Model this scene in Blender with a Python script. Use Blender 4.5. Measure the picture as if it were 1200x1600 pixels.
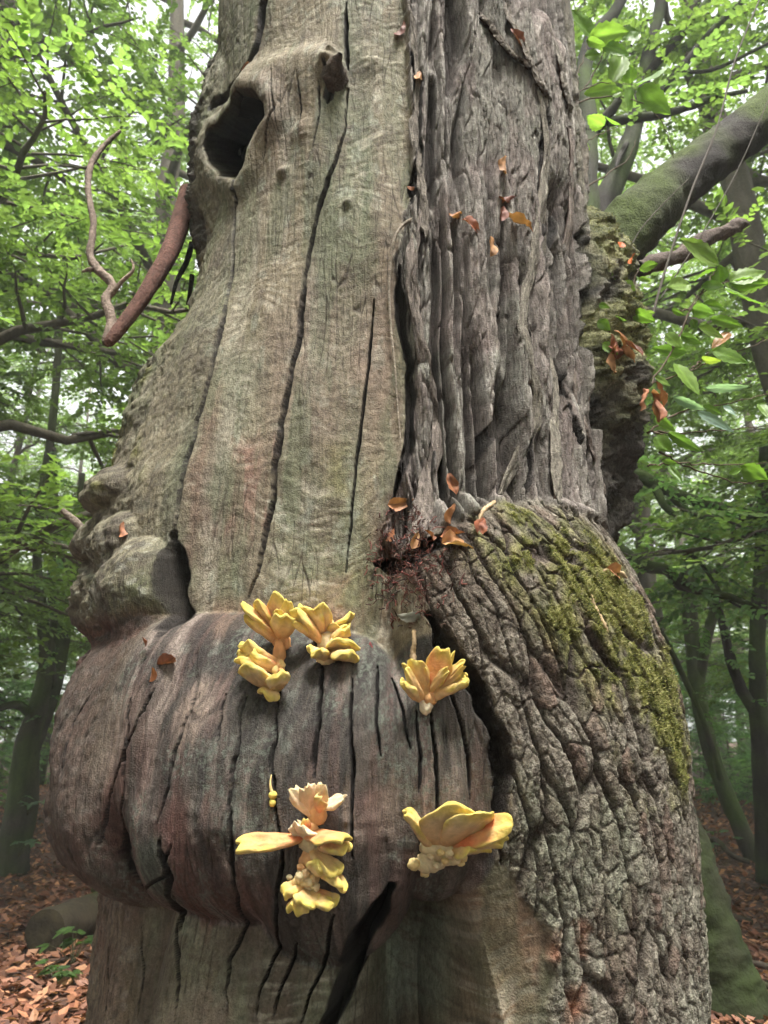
import bpy, bmesh, math, random, time
import numpy as np
from mathutils import Vector, Matrix
T0 = time.time()
for o in list(bpy.data.objects): bpy.data.objects.remove(o)
SC = bpy.context.scene
C = SC.collection
R = math.radians
PI = math.pi

# ------------------------------------------------------------------ camera
PITCH = 17.7
CAMH = 1.6
cam = bpy.data.objects.new('camera', bpy.data.cameras.new('camera')); C.objects.link(cam)
cam.location = (0, 0, CAMH); cam.rotation_euler = (R(90 + PITCH), 0, 0)
cam.data.sensor_fit = 'VERTICAL'; cam.data.sensor_height = 36.0; cam.data.lens = 26.0
cam.data.clip_start = 0.05; cam.data.clip_end = 2000
cam.data.dof.use_dof = True; cam.data.dof.focus_distance = 1.95; cam.data.dof.aperture_fstop = 5.0
SC.camera = cam

# ------------------------------------------------------------------ sky, sun, exposure
SUN_EL, SUN_AZ = 68.0, 160.0            # azimuth clockwise from +Y: behind the camera, a little to its right
w = bpy.data.worlds.new('World'); SC.world = w; w.use_nodes = True
nt = w.node_tree; nt.nodes.clear()
sky = nt.nodes.new('ShaderNodeTexSky'); sky.sky_type = 'NISHITA'; sky.sun_disc = False
sky.sun_elevation = R(SUN_EL); sky.sun_rotation = R(SUN_AZ)
sky.air_density = 1.0; sky.dust_density = 4.0; sky.ozone_density = 1.0
hs = nt.nodes.new('ShaderNodeHueSaturation'); hs.inputs['Saturation'].default_value = 0.10
bg = nt.nodes.new('ShaderNodeBackground'); bg.inputs['Strength'].default_value = 0.15
wo = nt.nodes.new('ShaderNodeOutputWorld')
nt.links.new(sky.outputs[0], hs.inputs['Color']); nt.links.new(hs.outputs[0], bg.inputs['Color']); nt.links.new(bg.outputs[0], wo.inputs['Surface'])
sl = bpy.data.lights.new('sun', 'SUN'); sl.energy = 3.2; sl.angle = R(16); sl.color = (1.0, 0.96, 0.9)
sun = bpy.data.objects.new('sun', sl); C.objects.link(sun)
_d = Vector((math.sin(R(SUN_AZ)) * math.cos(R(SUN_EL)), math.cos(R(SUN_AZ)) * math.cos(R(SUN_EL)), math.sin(R(SUN_EL))))
sun.rotation_euler = _d.to_track_quat('Z', 'Y').to_euler(); sun.location = (2, -4, 9)
SC.view_settings.view_transform = 'Standard'; SC.view_settings.look = 'None'
SC.view_settings.gamma = 1.0; SC.view_settings.use_curve_mapping = False
SC.view_settings.exposure = 1.85
SC.cycles.max_bounces = 4; SC.cycles.diffuse_bounces = 3; SC.cycles.glossy_bounces = 2; SC.cycles.transmission_bounces = 3
SC.cycles.use_denoising = True; SC.cycles.use_adaptive_sampling = True; SC.cycles.adaptive_threshold = 0.03
# ------------------------------------------------------------------ numeric helpers
rng = np.random.default_rng(7)
FPX = 26.0 / 36.0 * 1600.0
CP, SP = math.cos(R(PITCH)), math.sin(R(PITCH))
def ray(px, py):
    """direction of the sight line through a point of the 1200 x 1600 photograph"""
    x = (px - 600.0) / FPX; v = (800.0 - py) / FPX
    d = np.array([x, CP - v * SP, SP + v * CP]); return d / np.linalg.norm(d)
def at(px, py, Y):
    """the point at distance Y in front of the camera that is seen there"""
    d = ray(px, py); return np.array([0, 0, CAMH]) + d * (Y / d[1])
def project(p):
    p = np.asarray(p, float); q = p - np.array([0, 0, CAMH])
    dep = q[..., 1] * CP + q[..., 2] * SP; up = -q[..., 1] * SP + q[..., 2] * CP
    return 600 + FPX * q[..., 0] / dep, 800 - FPX * up / dep

def sstep(a, b, x):
    t = np.clip((x - a) / (b - a), 0, 1); return t * t * (3 - 2 * t)
def smax(a, b, k):
    h = np.clip(0.5 + 0.5 * (a - b) / k, 0, 1); return b + (a - b) * h + k * h * (1 - h)
def _hash(ix, iy, iz, seed):
    n = (ix * 374761393 + iy * 668265263 + iz * 1274126177 + seed * 362437) & 0xffffffff
    n = ((n ^ (n >> 13)) * 1274126177) & 0xffffffff
    n = ((n ^ (n >> 16)) * 2246822519) & 0xffffffff
    return ((n ^ (n >> 15)) & 0xffffff) / float(0xffffff)
def noise3(x, y, z, seed=0):
    """smooth value noise, about -1 .. 1"""
    ix, iy, iz = np.floor(x).astype(np.int64), np.floor(y).astype(np.int64), np.floor(z).astype(np.int64)
    fx, fy, fz = x - ix, y - iy, z - iz
    fx = fx * fx * (3 - 2 * fx); fy = fy * fy * (3 - 2 * fy); fz = fz * fz * (3 - 2 * fz)
    o = 0
    for a in (0, 1):
        wx = fx if a else 1 - fx
        for b in (0, 1):
            wy = fy if b else 1 - fy
            for c in (0, 1):
                wz = fz if c else 1 - fz
                o = o + wx * wy * wz * _hash(ix + a, iy + b, iz + c, seed)
    return o * 2 - 1
_TAB = np.random.default_rng(11).random((64, 65536), dtype=np.float32) * 2 - 1
def noise2(x, y, seed=0):
    x = np.asarray(x, np.float32); y = np.asarray(y, np.float32)
    gx, gy = np.floor(x), np.floor(y); fx, fy = x - gx, y - gy
    ix = gx.astype(np.int32) & 255; iy = (gy.astype(np.int32) & 255) << 8
    ix1 = (ix + 1) & 255; iy1 = (iy + 256) & 65535
    fx = fx * fx * (3 - 2 * fx); fy = fy * fy * (3 - 2 * fy)
    T = _TAB[seed % 64]
    a = T[iy + ix]; a = a + fx * (T[iy + ix1] - a); b = T[iy1 + ix]; b = b + fx * (T[iy1 + ix1] - b)
    return a + fy * (b - a)
def fbm2(x, y, oct=4, seed=0, gain=0.5):
    o, a, t = 0, 1.0, 0
    for i in range(oct):
        o = o + a * noise2(x * 2 ** i + 17.3 * i, y * 2 ** i + 9.1 * i, seed + i); t += a; a *= gain
    return o / t
def voronoi2(x, y, seed=0, jit=0.85):
    """cellular pattern: (distance to nearest edge, cell random number)"""
    x = np.asarray(x, np.float32); y = np.asarray(y, np.float32)
    gx, gy = np.floor(x), np.floor(y); fx, fy = x - gx, y - gy
    ix, iy = gx.astype(np.int32), gy.astype(np.int32)
    d1 = np.full(x.shape, 99.0, np.float32); d2 = d1.copy(); cid = np.zeros(x.shape, np.float32)
    T1, T2, T3 = _TAB[seed % 64], _TAB[(seed + 7) % 64], _TAB[(seed + 13) % 64]
    for a in (-1, 0, 1):
        for b in (-1, 0, 1):
            k = (((iy + b) & 255) << 8) + ((ix + a) & 255)
            dx = a + 0.5 + jit * 0.5 * T1[k] - fx; dy = b + 0.5 + jit * 0.5 * T2[k] - fy
            d = dx * dx + dy * dy; n1 = d < d1
            d2 = np.where(n1, d1, np.minimum(d2, d)); cid = np.where(n1, T3[k], cid); d1 = np.where(n1, d, d1)
    return np.sqrt(d2) - np.sqrt(d1), cid * 0.5 + 0.5
def poly_dist(x, y, pts):
    """distance to an open polyline and position along it (0..1)"""
    best = np.full(x.shape, 1e9); pos = np.zeros(x.shape); n = len(pts) - 1
    for i in range(n):
        ax, ay = pts[i]; bx, by = pts[i + 1]; dx, dy = bx - ax, by - ay
        t = np.clip(((x - ax) * dx + (y - ay) * dy) / (dx * dx + dy * dy + 1e-12), 0, 1)
        d = np.hypot(x - ax - t * dx, y - ay - t * dy); m = d < best
        best = np.where(m, d, best); pos = np.where(m, (i + t) / n, pos)
    return best, pos
def in_poly(x, y, pts):
    """signed distance to a closed polygon, positive inside"""
    ins = np.zeros(x.shape, bool); n = len(pts)
    for i in range(n):
        ax, ay = pts[i]; bx, by = pts[(i + 1) % n]
        c = ((ay > y) != (by > y)) & (x < (bx - ax) * (y - ay) / (by - ay + 1e-12) + ax); ins ^= c
    d, _ = poly_dist(x, y, list(pts) + [pts[0]])
    return np.where(ins, d, -d)
# ------------------------------------------------------------------ the ancient trunk as a radial surface r(theta, z)
AX, AY = 0.02, 2.62                       # the trunk's axis
QUAL = globals().get('QUAL', 1.0)
_f = np.concatenate([np.linspace(-108, -70, int(110 * QUAL))[:-1], np.linspace(-70, 62, int(800 * QUAL))[:-1], np.linspace(62, 108, int(150 * QUAL))]); _b = np.linspace(108, 252, 62)[1:-1]
TH = np.radians(np.concatenate([_f, _b]))
ZZ = np.concatenate([np.linspace(-0.15, 0.9, 22)[:-1], np.linspace(0.9, 2.3, int(400 * QUAL))[:-1],
                     np.linspace(2.3, 4.5, int(430 * QUAL))[:-1], np.linspace(4.5, 8.2, 30)])
NT, NZ = len(TH), len(ZZ)
TG, ZG = np.meshgrid(TH.astype(np.float32), ZZ.astype(np.float32))              # rows are heights
TD = np.degrees(TG)
SG = TG * 0.72                            # length around the trunk, metres

# rows: height, then radius at theta = -90, -60, -30, 0, 30, 60, 90, 180
_tab = np.array([
 [-0.15, 1.15, 1.15, 1.00, 0.95, 1.00, 1.02, 1.05, 1.15],
 [0.40, 0.95, 0.92, 0.86, 0.78, 0.80, 0.74, 0.76, 0.92],
 [0.90, 0.86, 0.84, 0.76, 0.66, 0.74, 0.655, 0.66, 0.82],
 [1.20, 0.87, 0.85, 0.72, 0.62, 0.70, 0.665, 0.67, 0.80],
 [1.50, 0.82, 0.79, 0.70, 0.62, 0.68, 0.69, 0.70, 0.78],
 [1.80, 0.90, 0.80, 0.68, 0.62, 0.66, 0.70, 0.72, 0.76],
 [2.10, 1.05, 0.84, 0.67, 0.61, 0.64, 0.69, 0.71, 0.74],
 [2.40, 1.07, 0.85, 0.67, 0.61, 0.64, 0.69, 0.71, 0.72],
 [2.70, 1.00, 0.79, 0.66, 0.61, 0.65, 0.70, 0.72, 0.72],
 [2.95, 0.92, 0.73, 0.65, 0.61, 0.66, 0.71, 0.73, 0.72],
 [3.12, 0.74, 0.69, 0.63, 0.62, 0.67, 0.72, 0.74, 0.71],
 [3.50, 0.67, 0.66, 0.63, 0.62, 0.68, 0.73, 0.74, 0.70],
 [4.00, 0.68, 0.67, 0.64, 0.63, 0.69, 0.74, 0.74, 0.70],
 [4.60, 0.72, 0.71, 0.67, 0.65, 0.71, 0.76, 0.76, 0.70],
 [8.30, 0.58, 0.57, 0.55, 0.54, 0.56, 0.58, 0.58, 0.60]])
def _base():
    ang = np.array([-180, -90, -60, -30, 0, 30, 60, 90, 180.])
    cols = np.stack([np.interp(ZZ, _tab[:, 0], c) for c in (_tab[:, 8], *_tab[:, 1:9].T)], 1)   # NZ x 9
    k = np.ones(41) / 41.0                                                                    # soften the corners
    td = ((np.degrees(TH) + 180) % 360) - 180
    r = np.empty((NZ, NT))
    fine = np.arange(-180, 181, 1.0)
    for i in range(NZ):
        f = np.interp(fine, ang, cols[i]); f = np.convolve(np.concatenate([f[-21:-1], f, f[1:21]]), k, 'valid')
        r[i] = np.interp(td, fine, f)
    return r
def bump(t0, z0, wt, wu, wd, H, n=2.0, p=0.5, tilt=0.0):
    """a swelling centred at angle t0 (degrees) and height z0; wt degrees half width, wu / wd half heights up and down"""
    dt = (TD - t0 - tilt * (ZG - z0)) / wt; dz = (ZG - z0) / np.where(ZG > z0, wu, wd)
    q = np.abs(dt) ** n + np.abs(dz) ** n
    return H * np.clip(1 - q, 0, 1) ** p

R0 = _base()
_lump = 0.02 * noise3(np.sin(TG) * 2.2, np.cos(TG) * 2.2, ZG * 1.6, 3) + 0.012 * noise3(np.sin(TG) * 5, np.cos(TG) * 5, ZG * 3.5, 4)
R0 = R0 + _lump * (TD < 8)  + 0.5 * _lump * (TD >= 8)
BL = []      # big left burl, in vertical lobes
BL.append(bump(-46, 1.50, 50, 0.46, 0.285, 0.235, 2.4))
BL.append(bump(-62, 1.53, 24, 0.40, 0.29, 0.25, 2.1))
BL.append(bump(-27, 1.48, 18, 0.38, 0.27, 0.275, 2.4))
BL.append(bump(-10, 1.47, 17, 0.42, 0.34, 0.265, 2.2))
BL.append(bump(7, 1.52, 11.5, 0.35, 0.27, 0.205, 2.2))
hb = BL[0]
for b in BL[1:]: hb = smax(hb, b, 0.045)
_gv = np.exp(-((TD + 43.5 + 2.5 * noise2(ZG * 4, 0 * ZG, 6)) / 3.2) ** 2) * sstep(1.52, 1.30, ZG) + 0.35 * np.exp(-((TD + 1.5) / 2.5) ** 2) * sstep(1.75, 1.4, ZG)
hb = hb * (1 - 0.45 * _gv)
_bn = 0.018 * noise3(np.sin(TG) * 6, np.cos(TG) * 6, ZG * 4.0, 14) + 0.010 * noise3(np.sin(TG) * 15, np.cos(TG) * 15, ZG * 5.0, 15)
hb = hb + np.clip(hb / 0.08, 0, 1) * _bn
# right burl with bark
hr = bump(52, 1.52, 42, 0.80, 1.7, 0.245, 2.1, 0.5, -8.0)
hr = smax(hr, bump(26, 1.78, 25, 0.50, 0.80, 0.235, 2.4, 0.5, -11.0), 0.05)
# lower stem: rounded columns below the burl, a dark recess, a fluted rib
hl = bump(-60, 0.7, 17, 0.85, 1.2, 0.05, 2.0)
hl = smax(hl, bump(-23, 0.90, 22, 0.55, 1.2, 0.125, 2.3), 0.03)
hl = smax(hl, bump(18, 0.75, 9, 0.62, 1.0, 0.12, 2.0, 0.5, -6), 0.03)
hl = hl - bump(4, 1.08, 13, 0.36, 0.9, 0.42, 2.0, 0.6, -10)
# left flank: the knotted burl that looks like a face
FB = [bump(-84, 2.12, 26, 0.26, 0.19, 0.07, 2.2), bump(-59, 2.04, 12.5, 0.17, 0.17, 0.14, 2.1),
      bump(-67, 2.22, 8, 0.10, 0.10, 0.11, 2.0), bump(-75, 2.43, 7.5, 0.085, 0.08, 0.12, 2.0),
      bump(-92, 2.28, 15, 0.12, 0.05, 0.12, 2.0), bump(-86, 2.05, 13, 0.12, 0.14, 0.12, 2.0), bump(-71, 1.98, 8, 0.18, 0.17, 0.09, 2.0),
      bump(-84, 2.60, 8, 0.07, 0.08, 0.05, 2.0), bump(-84, 2.90, 14, 0.18, 0.26, 0.07, 2.0)]
hf = FB[0]
for b in FB[1:]: hf = smax(hf, b, 0.035)
hf = hf + np.clip(hf / 0.04, 0, 1) * (0.014 * noise3(np.sin(TG) * 9, np.cos(TG) * 9, ZG * 9, 16) + 0.004 * noise3(np.sin(TG) * 22, np.cos(TG) * 22, ZG * 20, 17))
hf = hf - bump(-78, 2.20, 6.0, 0.035, 0.05, 0.12, 2.0, 0.6)
# upper left: dark barky ridge behind the hole, rim of the hole, swellings
hu = bump(-86, 3.95, 27, 0.55, 0.62, 0.17, 2.2, 0.7)
hu = smax(hu, bump(-55, 3.92, 20, 0.42, 0.60, 0.06, 2.0, 0.9), 0.03)
hu = smax(hu, bump(-24, 3.95, 18, 0.22, 0.8, 0.045, 2.0, 0.9), 0.03)
# right flank: the mossy buttress that carries the limb
hm = bump(84, 3.15, 21, 0.52, 0.62, 0.225, 2.6, 0.5)
hm = smax(hm, bump(84, 2.80, 16, 0.3, 0.60, 0.20, 2.0, 0.8), 0.04)
ktop = 0.02 + 0.06 * sstep(1.62, 1.85, ZG) * sstep(4, -4, TD)                     # the burl's shoulder runs softly into the trunk
RB = R0 + smax(smax(hb, np.maximum(hl, -1), 0.03 + 0 * ktop), smax(hr, smax(hf, smax(hu, hm, 0.02), 0.02), 0.02), ktop)
RB = RB + np.minimum(hl, 0) * (1 - np.clip(hb / 0.06, 0, 1))

_ord = np.argsort(np.degrees(TH)); _tf = np.degrees(TH)
def r_at(tdeg, z):
    """bilinear lookup of the surface"""
    tdeg = np.where(tdeg < -108, tdeg + 360, tdeg)
    j = np.clip(np.searchsorted(_tf, tdeg) - 1, 0, NT - 2); i = np.clip(np.searchsorted(ZZ, z) - 1, 0, NZ - 2)
    u = np.clip((tdeg - _tf[j]) / (_tf[j + 1] - _tf[j]), 0, 1); v = np.clip((z - ZZ[i]) / (ZZ[i + 1] - ZZ[i]), 0, 1)
    return (RB[i, j] * (1 - u) + RB[i, j + 1] * u) * (1 - v) + (RB[i + 1, j] * (1 - u) + RB[i + 1, j + 1] * u) * v
def tz_point(tdeg, z, off=0.0):
    r = float(r_at(np.array(tdeg), np.array(z))) + off; t = math.radians(tdeg)
    return np.array([AX + r * math.sin(t), AY - r * math.cos(t), z])
def hit(px, py):
    """where the sight line meets the trunk: (theta degrees, z)"""
    d = ray(px, py); t = np.arange(1.0, 6.0, 0.004)
    P = np.array([0, 0, CAMH]) + t[:, None] * d
    rho = np.hypot(P[:, 0] - AX, P[:, 1] - AY); th = np.degrees(np.arctan2(P[:, 0] - AX, AY - P[:, 1]))
    g = rho - r_at(th, P[:, 2]); k = np.where(g < 0)[0]
    i = k[0] if len(k) else int(np.argmin(g))
    return float(th[i]), float(P[i, 2])
def hit3(px, py, off=0.0):
    t, z = hit(px, py); return tz_point(t, z, off)
def sz(px, py):
    t, z = hit(px, py); return (math.radians(t) * 0.72, z)
# ------------------------------------------------------------------ surface detail of the trunk: cracks, bark, knots, hollow, colours
def lin(c):
    c = np.asarray(c, float) / 255.0
    return np.where(c <= 0.04045, c / 12.92, ((c + 0.055) / 1.055) ** 2.4)
def mixc(col, c, m):
    return col + (lin(c).astype(np.float32) - col) * np.clip(m, 0, 1).astype(np.float32)[..., None]
def szl(pts): return [sz(*p) for p in pts]
def near(pts, pad):
    """index box of the grid around some (s, z) points"""
    s = [p[0] for p in pts]; z = [p[1] for p in pts]; k = np.where(TH < R(109))[0][-1] + 1
    j0, j1 = np.searchsorted(TH[:k] * 0.72, [min(s) - pad, max(s) + pad]); i0, i1 = np.searchsorted(ZZ, [min(z) - pad, max(z) + pad])
    return slice(i0, max(i1, i0 + 1)), slice(j0, max(j1, j0 + 1))

# where bark begins: a line down the trunk, as s(z)
_bl = szl([(626, 2), (640, 100), (646, 200), (640, 300), (617, 400), (624, 500), (640, 600), (634, 700), (612, 800), (600, 850),
           (655, 930), (692, 1010), (742, 1075), (774, 1150), (781, 1230), (777, 1350), (802, 1400), (856, 1450), (872, 1520), (852, 1598)])
_bl = sorted(_bl, key=lambda p: p[1]); _bz = np.array([p[1] for p in _bl]); _bs = np.array([p[0] for p in _bl])
S_L = np.interp(ZG, _bz, _bs)
rag = 0.022 * fbm2(SG * 3, ZG * 9, 3, 5) + 0.010 * fbm2(SG * 9, ZG * 38, 2, 9)
dl = SG - S_L + rag                                  # > 0 : barked
barked = sstep(-0.006, 0.010, dl)
# the top of the barked burl, as z(s)
_zt = sorted(szl([(600, 862), (660, 850), (705, 820), (760, 792), (830, 786), (900, 806), (950, 838)])); _zt = [(-9, _zt[0][1])] + _zt + [(9, _zt[-1][1])]
Z_T = np.interp(SG, [p[0] for p in _zt], [p[1] for p in _zt]) + 0.02 * fbm2(SG * 9, ZG * 0, 3, 21)
isB = sstep(0.02, -0.02, ZG - Z_T) * barked          # bark on the right burl
isA = (1 - sstep(0.02, -0.02, ZG - Z_T)) * barked    # fibrous bark above it
butt = np.clip(hm / 0.05, 0, 1) * sstep(60, 66, TD + 3 * noise2(ZG * 8, 0 * ZG, 12))            # the mossy buttress
left_ridge = np.clip((hu - 0.02) / 0.05, 0, 1) * sstep(-70, -75, TD + 3 * noise2(ZG * 9, SG * 9, 8)) * sstep(3.40, 3.5, ZG)

D = np.zeros((NZ, NT), np.float32)
# --- bark A : long fibrous ridges
wa = 0.030 * fbm2(SG * 2.5, ZG * 1.0, 2, 31) + 0.008 * fbm2(SG * 12, ZG * 4, 3, 33)
ua = SG + wa
w1 = noise2(ua / 0.052, ZG * 1.3 + 5, 41); w2 = noise2(ua / 0.030 + 30, ZG * 2.0 + 9, 42)
k1 = 1 - np.abs(w1); k2 = 1 - np.abs(w2)                         # braided crests
strand = np.maximum(sstep(0.45, 0.85, k1), 0.7 * sstep(0.55, 0.92, k2)) * (0.8 + 0.2 * noise2(ua / .05, ZG * 2, 44))
e1, c1 = voronoi2(ua / 0.085, (ZG + 0.1 * fbm2(SG * 6, ZG * 1.5, 2, 35)) / 0.55, 41)
e2, c2 = voronoi2((ua + 0.006 * fbm2(SG * 40, ZG * 18, 2, 36)) / 0.019, ZG / 0.26 + 3, 43)
e5, c5 = voronoi2((ua + 0.008 * fbm2(SG * 30, ZG * 12, 2, 37)) / 0.036, ZG / 0.55 + 7, 45)
flaky = 0.6 * sstep(0.16, 0.06, SG + 0.05 * fbm2(SG * 5, ZG * 2, 2, 38))   # broad flakes beside the bare wood, strands farther round
rP = sstep(0.0, 0.16, e1); rA2 = sstep(0.0, 0.12, e2); rA3 = sstep(0.0, 0.13, e5)
rA = flaky * rP * (0.55 + 0.45 * rA3) + (1 - flaky) * strand
fA = fbm2(ua * 150, ZG * 18, 3, 47, 0.65)
def terr(q, n):
    q = q * n; k = np.floor(q); return (k + sstep(0.4, 0.6, q - k)) / n
fl = terr(fbm2(SG * 24, ZG * 7, 4, 48, 0.6), 6)
D += isA * (1 - butt) * (flaky * (0.030 * rP * (0.6 + 0.6 * c1) + 0.012 * rA3 * (0.4 + 0.9 * c5) + 0.012 * fl - 0.006) + (1 - flaky) * (0.115 * strand - 0.062 + 0.006 * rA3) + 0.009 * rA2 + 0.005 * fA + 0.012 * fl * (1 - 0.4 * flaky) + 0.002)
# --- bark B : blocky plates, running down over the burl
sh = SG + 0.26 * np.clip(ZG - 1.35, 0, 2) ** 1.5 + 0.030 * fbm2(SG * 3.5, ZG * 2.2, 3, 51) + 0.010 * fbm2(SG * 18, ZG * 12, 3, 53, 0.6)
zb = ZG + 0.05 * fbm2(SG * 8, ZG * 4, 3, 55, 0.6)
e3, c3 = voronoi2(sh / 0.052, zb / 0.36, 57)
e4, c4 = voronoi2((sh + 0.004 * fbm2(SG * 60, ZG * 40, 2, 58)) / 0.028, zb / 0.085, 59)
e6, c6 = voronoi2(sh / 0.014, zb / 0.036, 60)
rB = sstep(0.0, 0.17, e3); rB2 = sstep(0.0, 0.11, e4); rB3 = sstep(0.0, 0.14, e6)
fB = fbm2(SG * 110, ZG * 80, 3, 61, 0.65)
fl2 = terr(fbm2(SG * 24, ZG * 12, 4, 62, 0.6), 5)
D += isB * (0.017 * rB * (0.75 + 0.4 * c3) - 0.019 + 0.008 * rB2 * (0.5 + 0.9 * c4) + 0.003 * rB3 + 0.003 * fB + 0.006 * fl2 + 0.008 * np.sqrt(np.clip(e3, 0, 1)))
# --- bare wood: shallow flutes, ripples and grain
wood = 1 - barked
onburl = np.clip(hb / 0.05, 0, 1) * wood
gr = fbm2(SG * 85 + 3 * fbm2(SG * 6, ZG * 3, 2, 63), ZG * 5, 3, 65)
rip = fbm2(SG * 22, ZG * 75 + 6 * fbm2(SG * 7, ZG * 4, 2, 67), 3, 69)
D += wood * (0.007 * fbm2(SG * 13, ZG * 1.3, 3, 71) + (1 - onburl) * (0.0036 * rip + 0.0012 * gr) + onburl * (0.0034 * gr + 0.003 * fbm2(SG * 26, ZG * 2.5, 3, 73) + 0.0022 * fbm2(SG * 60, ZG * 45, 3, 72)))
e7, c7 = voronoi2((SG + 0.012 * fbm2(SG * 8, ZG * 5, 3, 74)) / 0.026, ZG / 0.42 + 2, 76)
fis = (1 - sstep(0.0, 0.07, e7)) * wood * sstep(-0.25, 0.35, fbm2(SG * 7, ZG * 5, 2, 78))      # hair cracks along the grain
D -= fis * (0.0025 + 0.0025 * onburl)
# rough dark masses: buttress foot, left ridge
rough = fbm2(SG * 40, ZG * 26, 4, 75, 0.6)
D += butt * (0.045 * rough + 0.06 * fbm2(SG * 14, ZG * 8, 3, 77)) + np.clip(hf / .05, 0, 1) * (sstep(-60, -70, TD) * 0.018 + 0.007 * sstep(-46, -50, TD)) * rough + left_ridge * (0.030 * rough + 0.02 * fbm2(SG * 16, ZG * 5, 3, 79))

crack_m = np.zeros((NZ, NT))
def crack(pts, w, dep, taper=True, jag=0.004, lip=0.0):
    global D, crack_m
    q = szl(pts); sl = near(q, 0.08); s, z = SG[sl], ZG[sl]
    if s.size == 0: return
    d, t = poly_dist(s + jag * fbm2(s * 5, z * 16, 3, 81), z, q)
    w = max(w * 0.85, 0.0032)
    ww = w * (np.clip(np.minimum(t, 1 - t) * 7, 0.45, 1) if taper else 1) * (0.9 + 0.25 * noise2(z * 14, s * 0, 83))
    m = np.clip(2.1 - 1.9 * d / ww, 0, 1)
    D[sl] -= dep * m
    if lip: D[sl] += lip * np.exp(-(d / (ww * 3.0)) ** 2)
    crack_m[sl] = np.maximum(crack_m[sl], np.clip(3.1 - 2.2 * d / ww, 0, 1))       # dark inner wood, with shade painted in right up to its lips
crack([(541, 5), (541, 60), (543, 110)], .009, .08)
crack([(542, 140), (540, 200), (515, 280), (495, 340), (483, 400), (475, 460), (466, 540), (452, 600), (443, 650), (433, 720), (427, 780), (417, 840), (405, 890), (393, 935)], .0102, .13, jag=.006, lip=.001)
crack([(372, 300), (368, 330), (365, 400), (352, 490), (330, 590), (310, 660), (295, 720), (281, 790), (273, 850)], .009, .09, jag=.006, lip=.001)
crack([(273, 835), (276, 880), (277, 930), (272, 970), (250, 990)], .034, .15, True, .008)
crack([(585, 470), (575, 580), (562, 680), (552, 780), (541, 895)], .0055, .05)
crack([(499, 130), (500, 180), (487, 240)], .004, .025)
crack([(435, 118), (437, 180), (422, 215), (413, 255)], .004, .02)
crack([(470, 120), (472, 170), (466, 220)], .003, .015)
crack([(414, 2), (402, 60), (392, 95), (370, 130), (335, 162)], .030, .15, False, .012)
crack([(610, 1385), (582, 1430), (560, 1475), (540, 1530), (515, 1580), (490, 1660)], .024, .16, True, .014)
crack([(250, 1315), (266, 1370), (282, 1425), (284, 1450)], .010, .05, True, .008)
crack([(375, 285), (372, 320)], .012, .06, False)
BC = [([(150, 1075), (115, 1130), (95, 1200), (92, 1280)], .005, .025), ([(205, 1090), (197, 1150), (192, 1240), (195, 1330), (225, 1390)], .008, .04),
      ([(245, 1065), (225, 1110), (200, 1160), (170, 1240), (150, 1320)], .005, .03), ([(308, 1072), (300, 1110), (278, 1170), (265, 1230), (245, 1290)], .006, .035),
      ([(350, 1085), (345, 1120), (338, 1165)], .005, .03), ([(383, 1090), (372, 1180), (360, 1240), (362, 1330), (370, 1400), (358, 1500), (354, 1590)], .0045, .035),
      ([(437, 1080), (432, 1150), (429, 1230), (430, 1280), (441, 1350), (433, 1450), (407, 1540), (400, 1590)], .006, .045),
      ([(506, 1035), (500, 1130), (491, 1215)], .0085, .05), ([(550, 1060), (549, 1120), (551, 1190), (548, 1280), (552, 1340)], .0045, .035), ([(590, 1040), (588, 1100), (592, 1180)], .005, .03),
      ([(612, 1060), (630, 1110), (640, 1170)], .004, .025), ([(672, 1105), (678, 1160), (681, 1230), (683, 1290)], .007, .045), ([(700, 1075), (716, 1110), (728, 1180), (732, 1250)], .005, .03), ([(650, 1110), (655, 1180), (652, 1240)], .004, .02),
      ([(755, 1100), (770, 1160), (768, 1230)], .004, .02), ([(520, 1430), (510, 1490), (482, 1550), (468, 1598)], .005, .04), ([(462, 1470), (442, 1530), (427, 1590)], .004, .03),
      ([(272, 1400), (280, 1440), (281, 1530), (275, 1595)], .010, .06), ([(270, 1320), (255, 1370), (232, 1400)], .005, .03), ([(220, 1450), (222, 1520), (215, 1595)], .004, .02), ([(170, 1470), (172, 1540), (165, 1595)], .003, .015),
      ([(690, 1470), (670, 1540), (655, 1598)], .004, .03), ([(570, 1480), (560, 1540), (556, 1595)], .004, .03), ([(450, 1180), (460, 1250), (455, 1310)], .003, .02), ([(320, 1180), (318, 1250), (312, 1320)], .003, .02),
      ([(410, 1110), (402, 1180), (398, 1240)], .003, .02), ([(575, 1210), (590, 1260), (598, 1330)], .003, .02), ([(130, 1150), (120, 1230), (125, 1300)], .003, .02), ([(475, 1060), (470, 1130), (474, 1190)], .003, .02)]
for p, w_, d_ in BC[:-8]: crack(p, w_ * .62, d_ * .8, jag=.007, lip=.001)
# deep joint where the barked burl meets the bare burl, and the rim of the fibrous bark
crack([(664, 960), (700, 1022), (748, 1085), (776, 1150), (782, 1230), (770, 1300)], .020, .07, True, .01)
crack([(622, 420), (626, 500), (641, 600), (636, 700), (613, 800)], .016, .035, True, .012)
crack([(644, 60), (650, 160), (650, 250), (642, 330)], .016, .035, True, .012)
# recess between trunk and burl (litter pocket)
crack([(590, 880), (625, 885), (660, 858), (700, 838)], .026, .05, True, .012)
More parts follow.
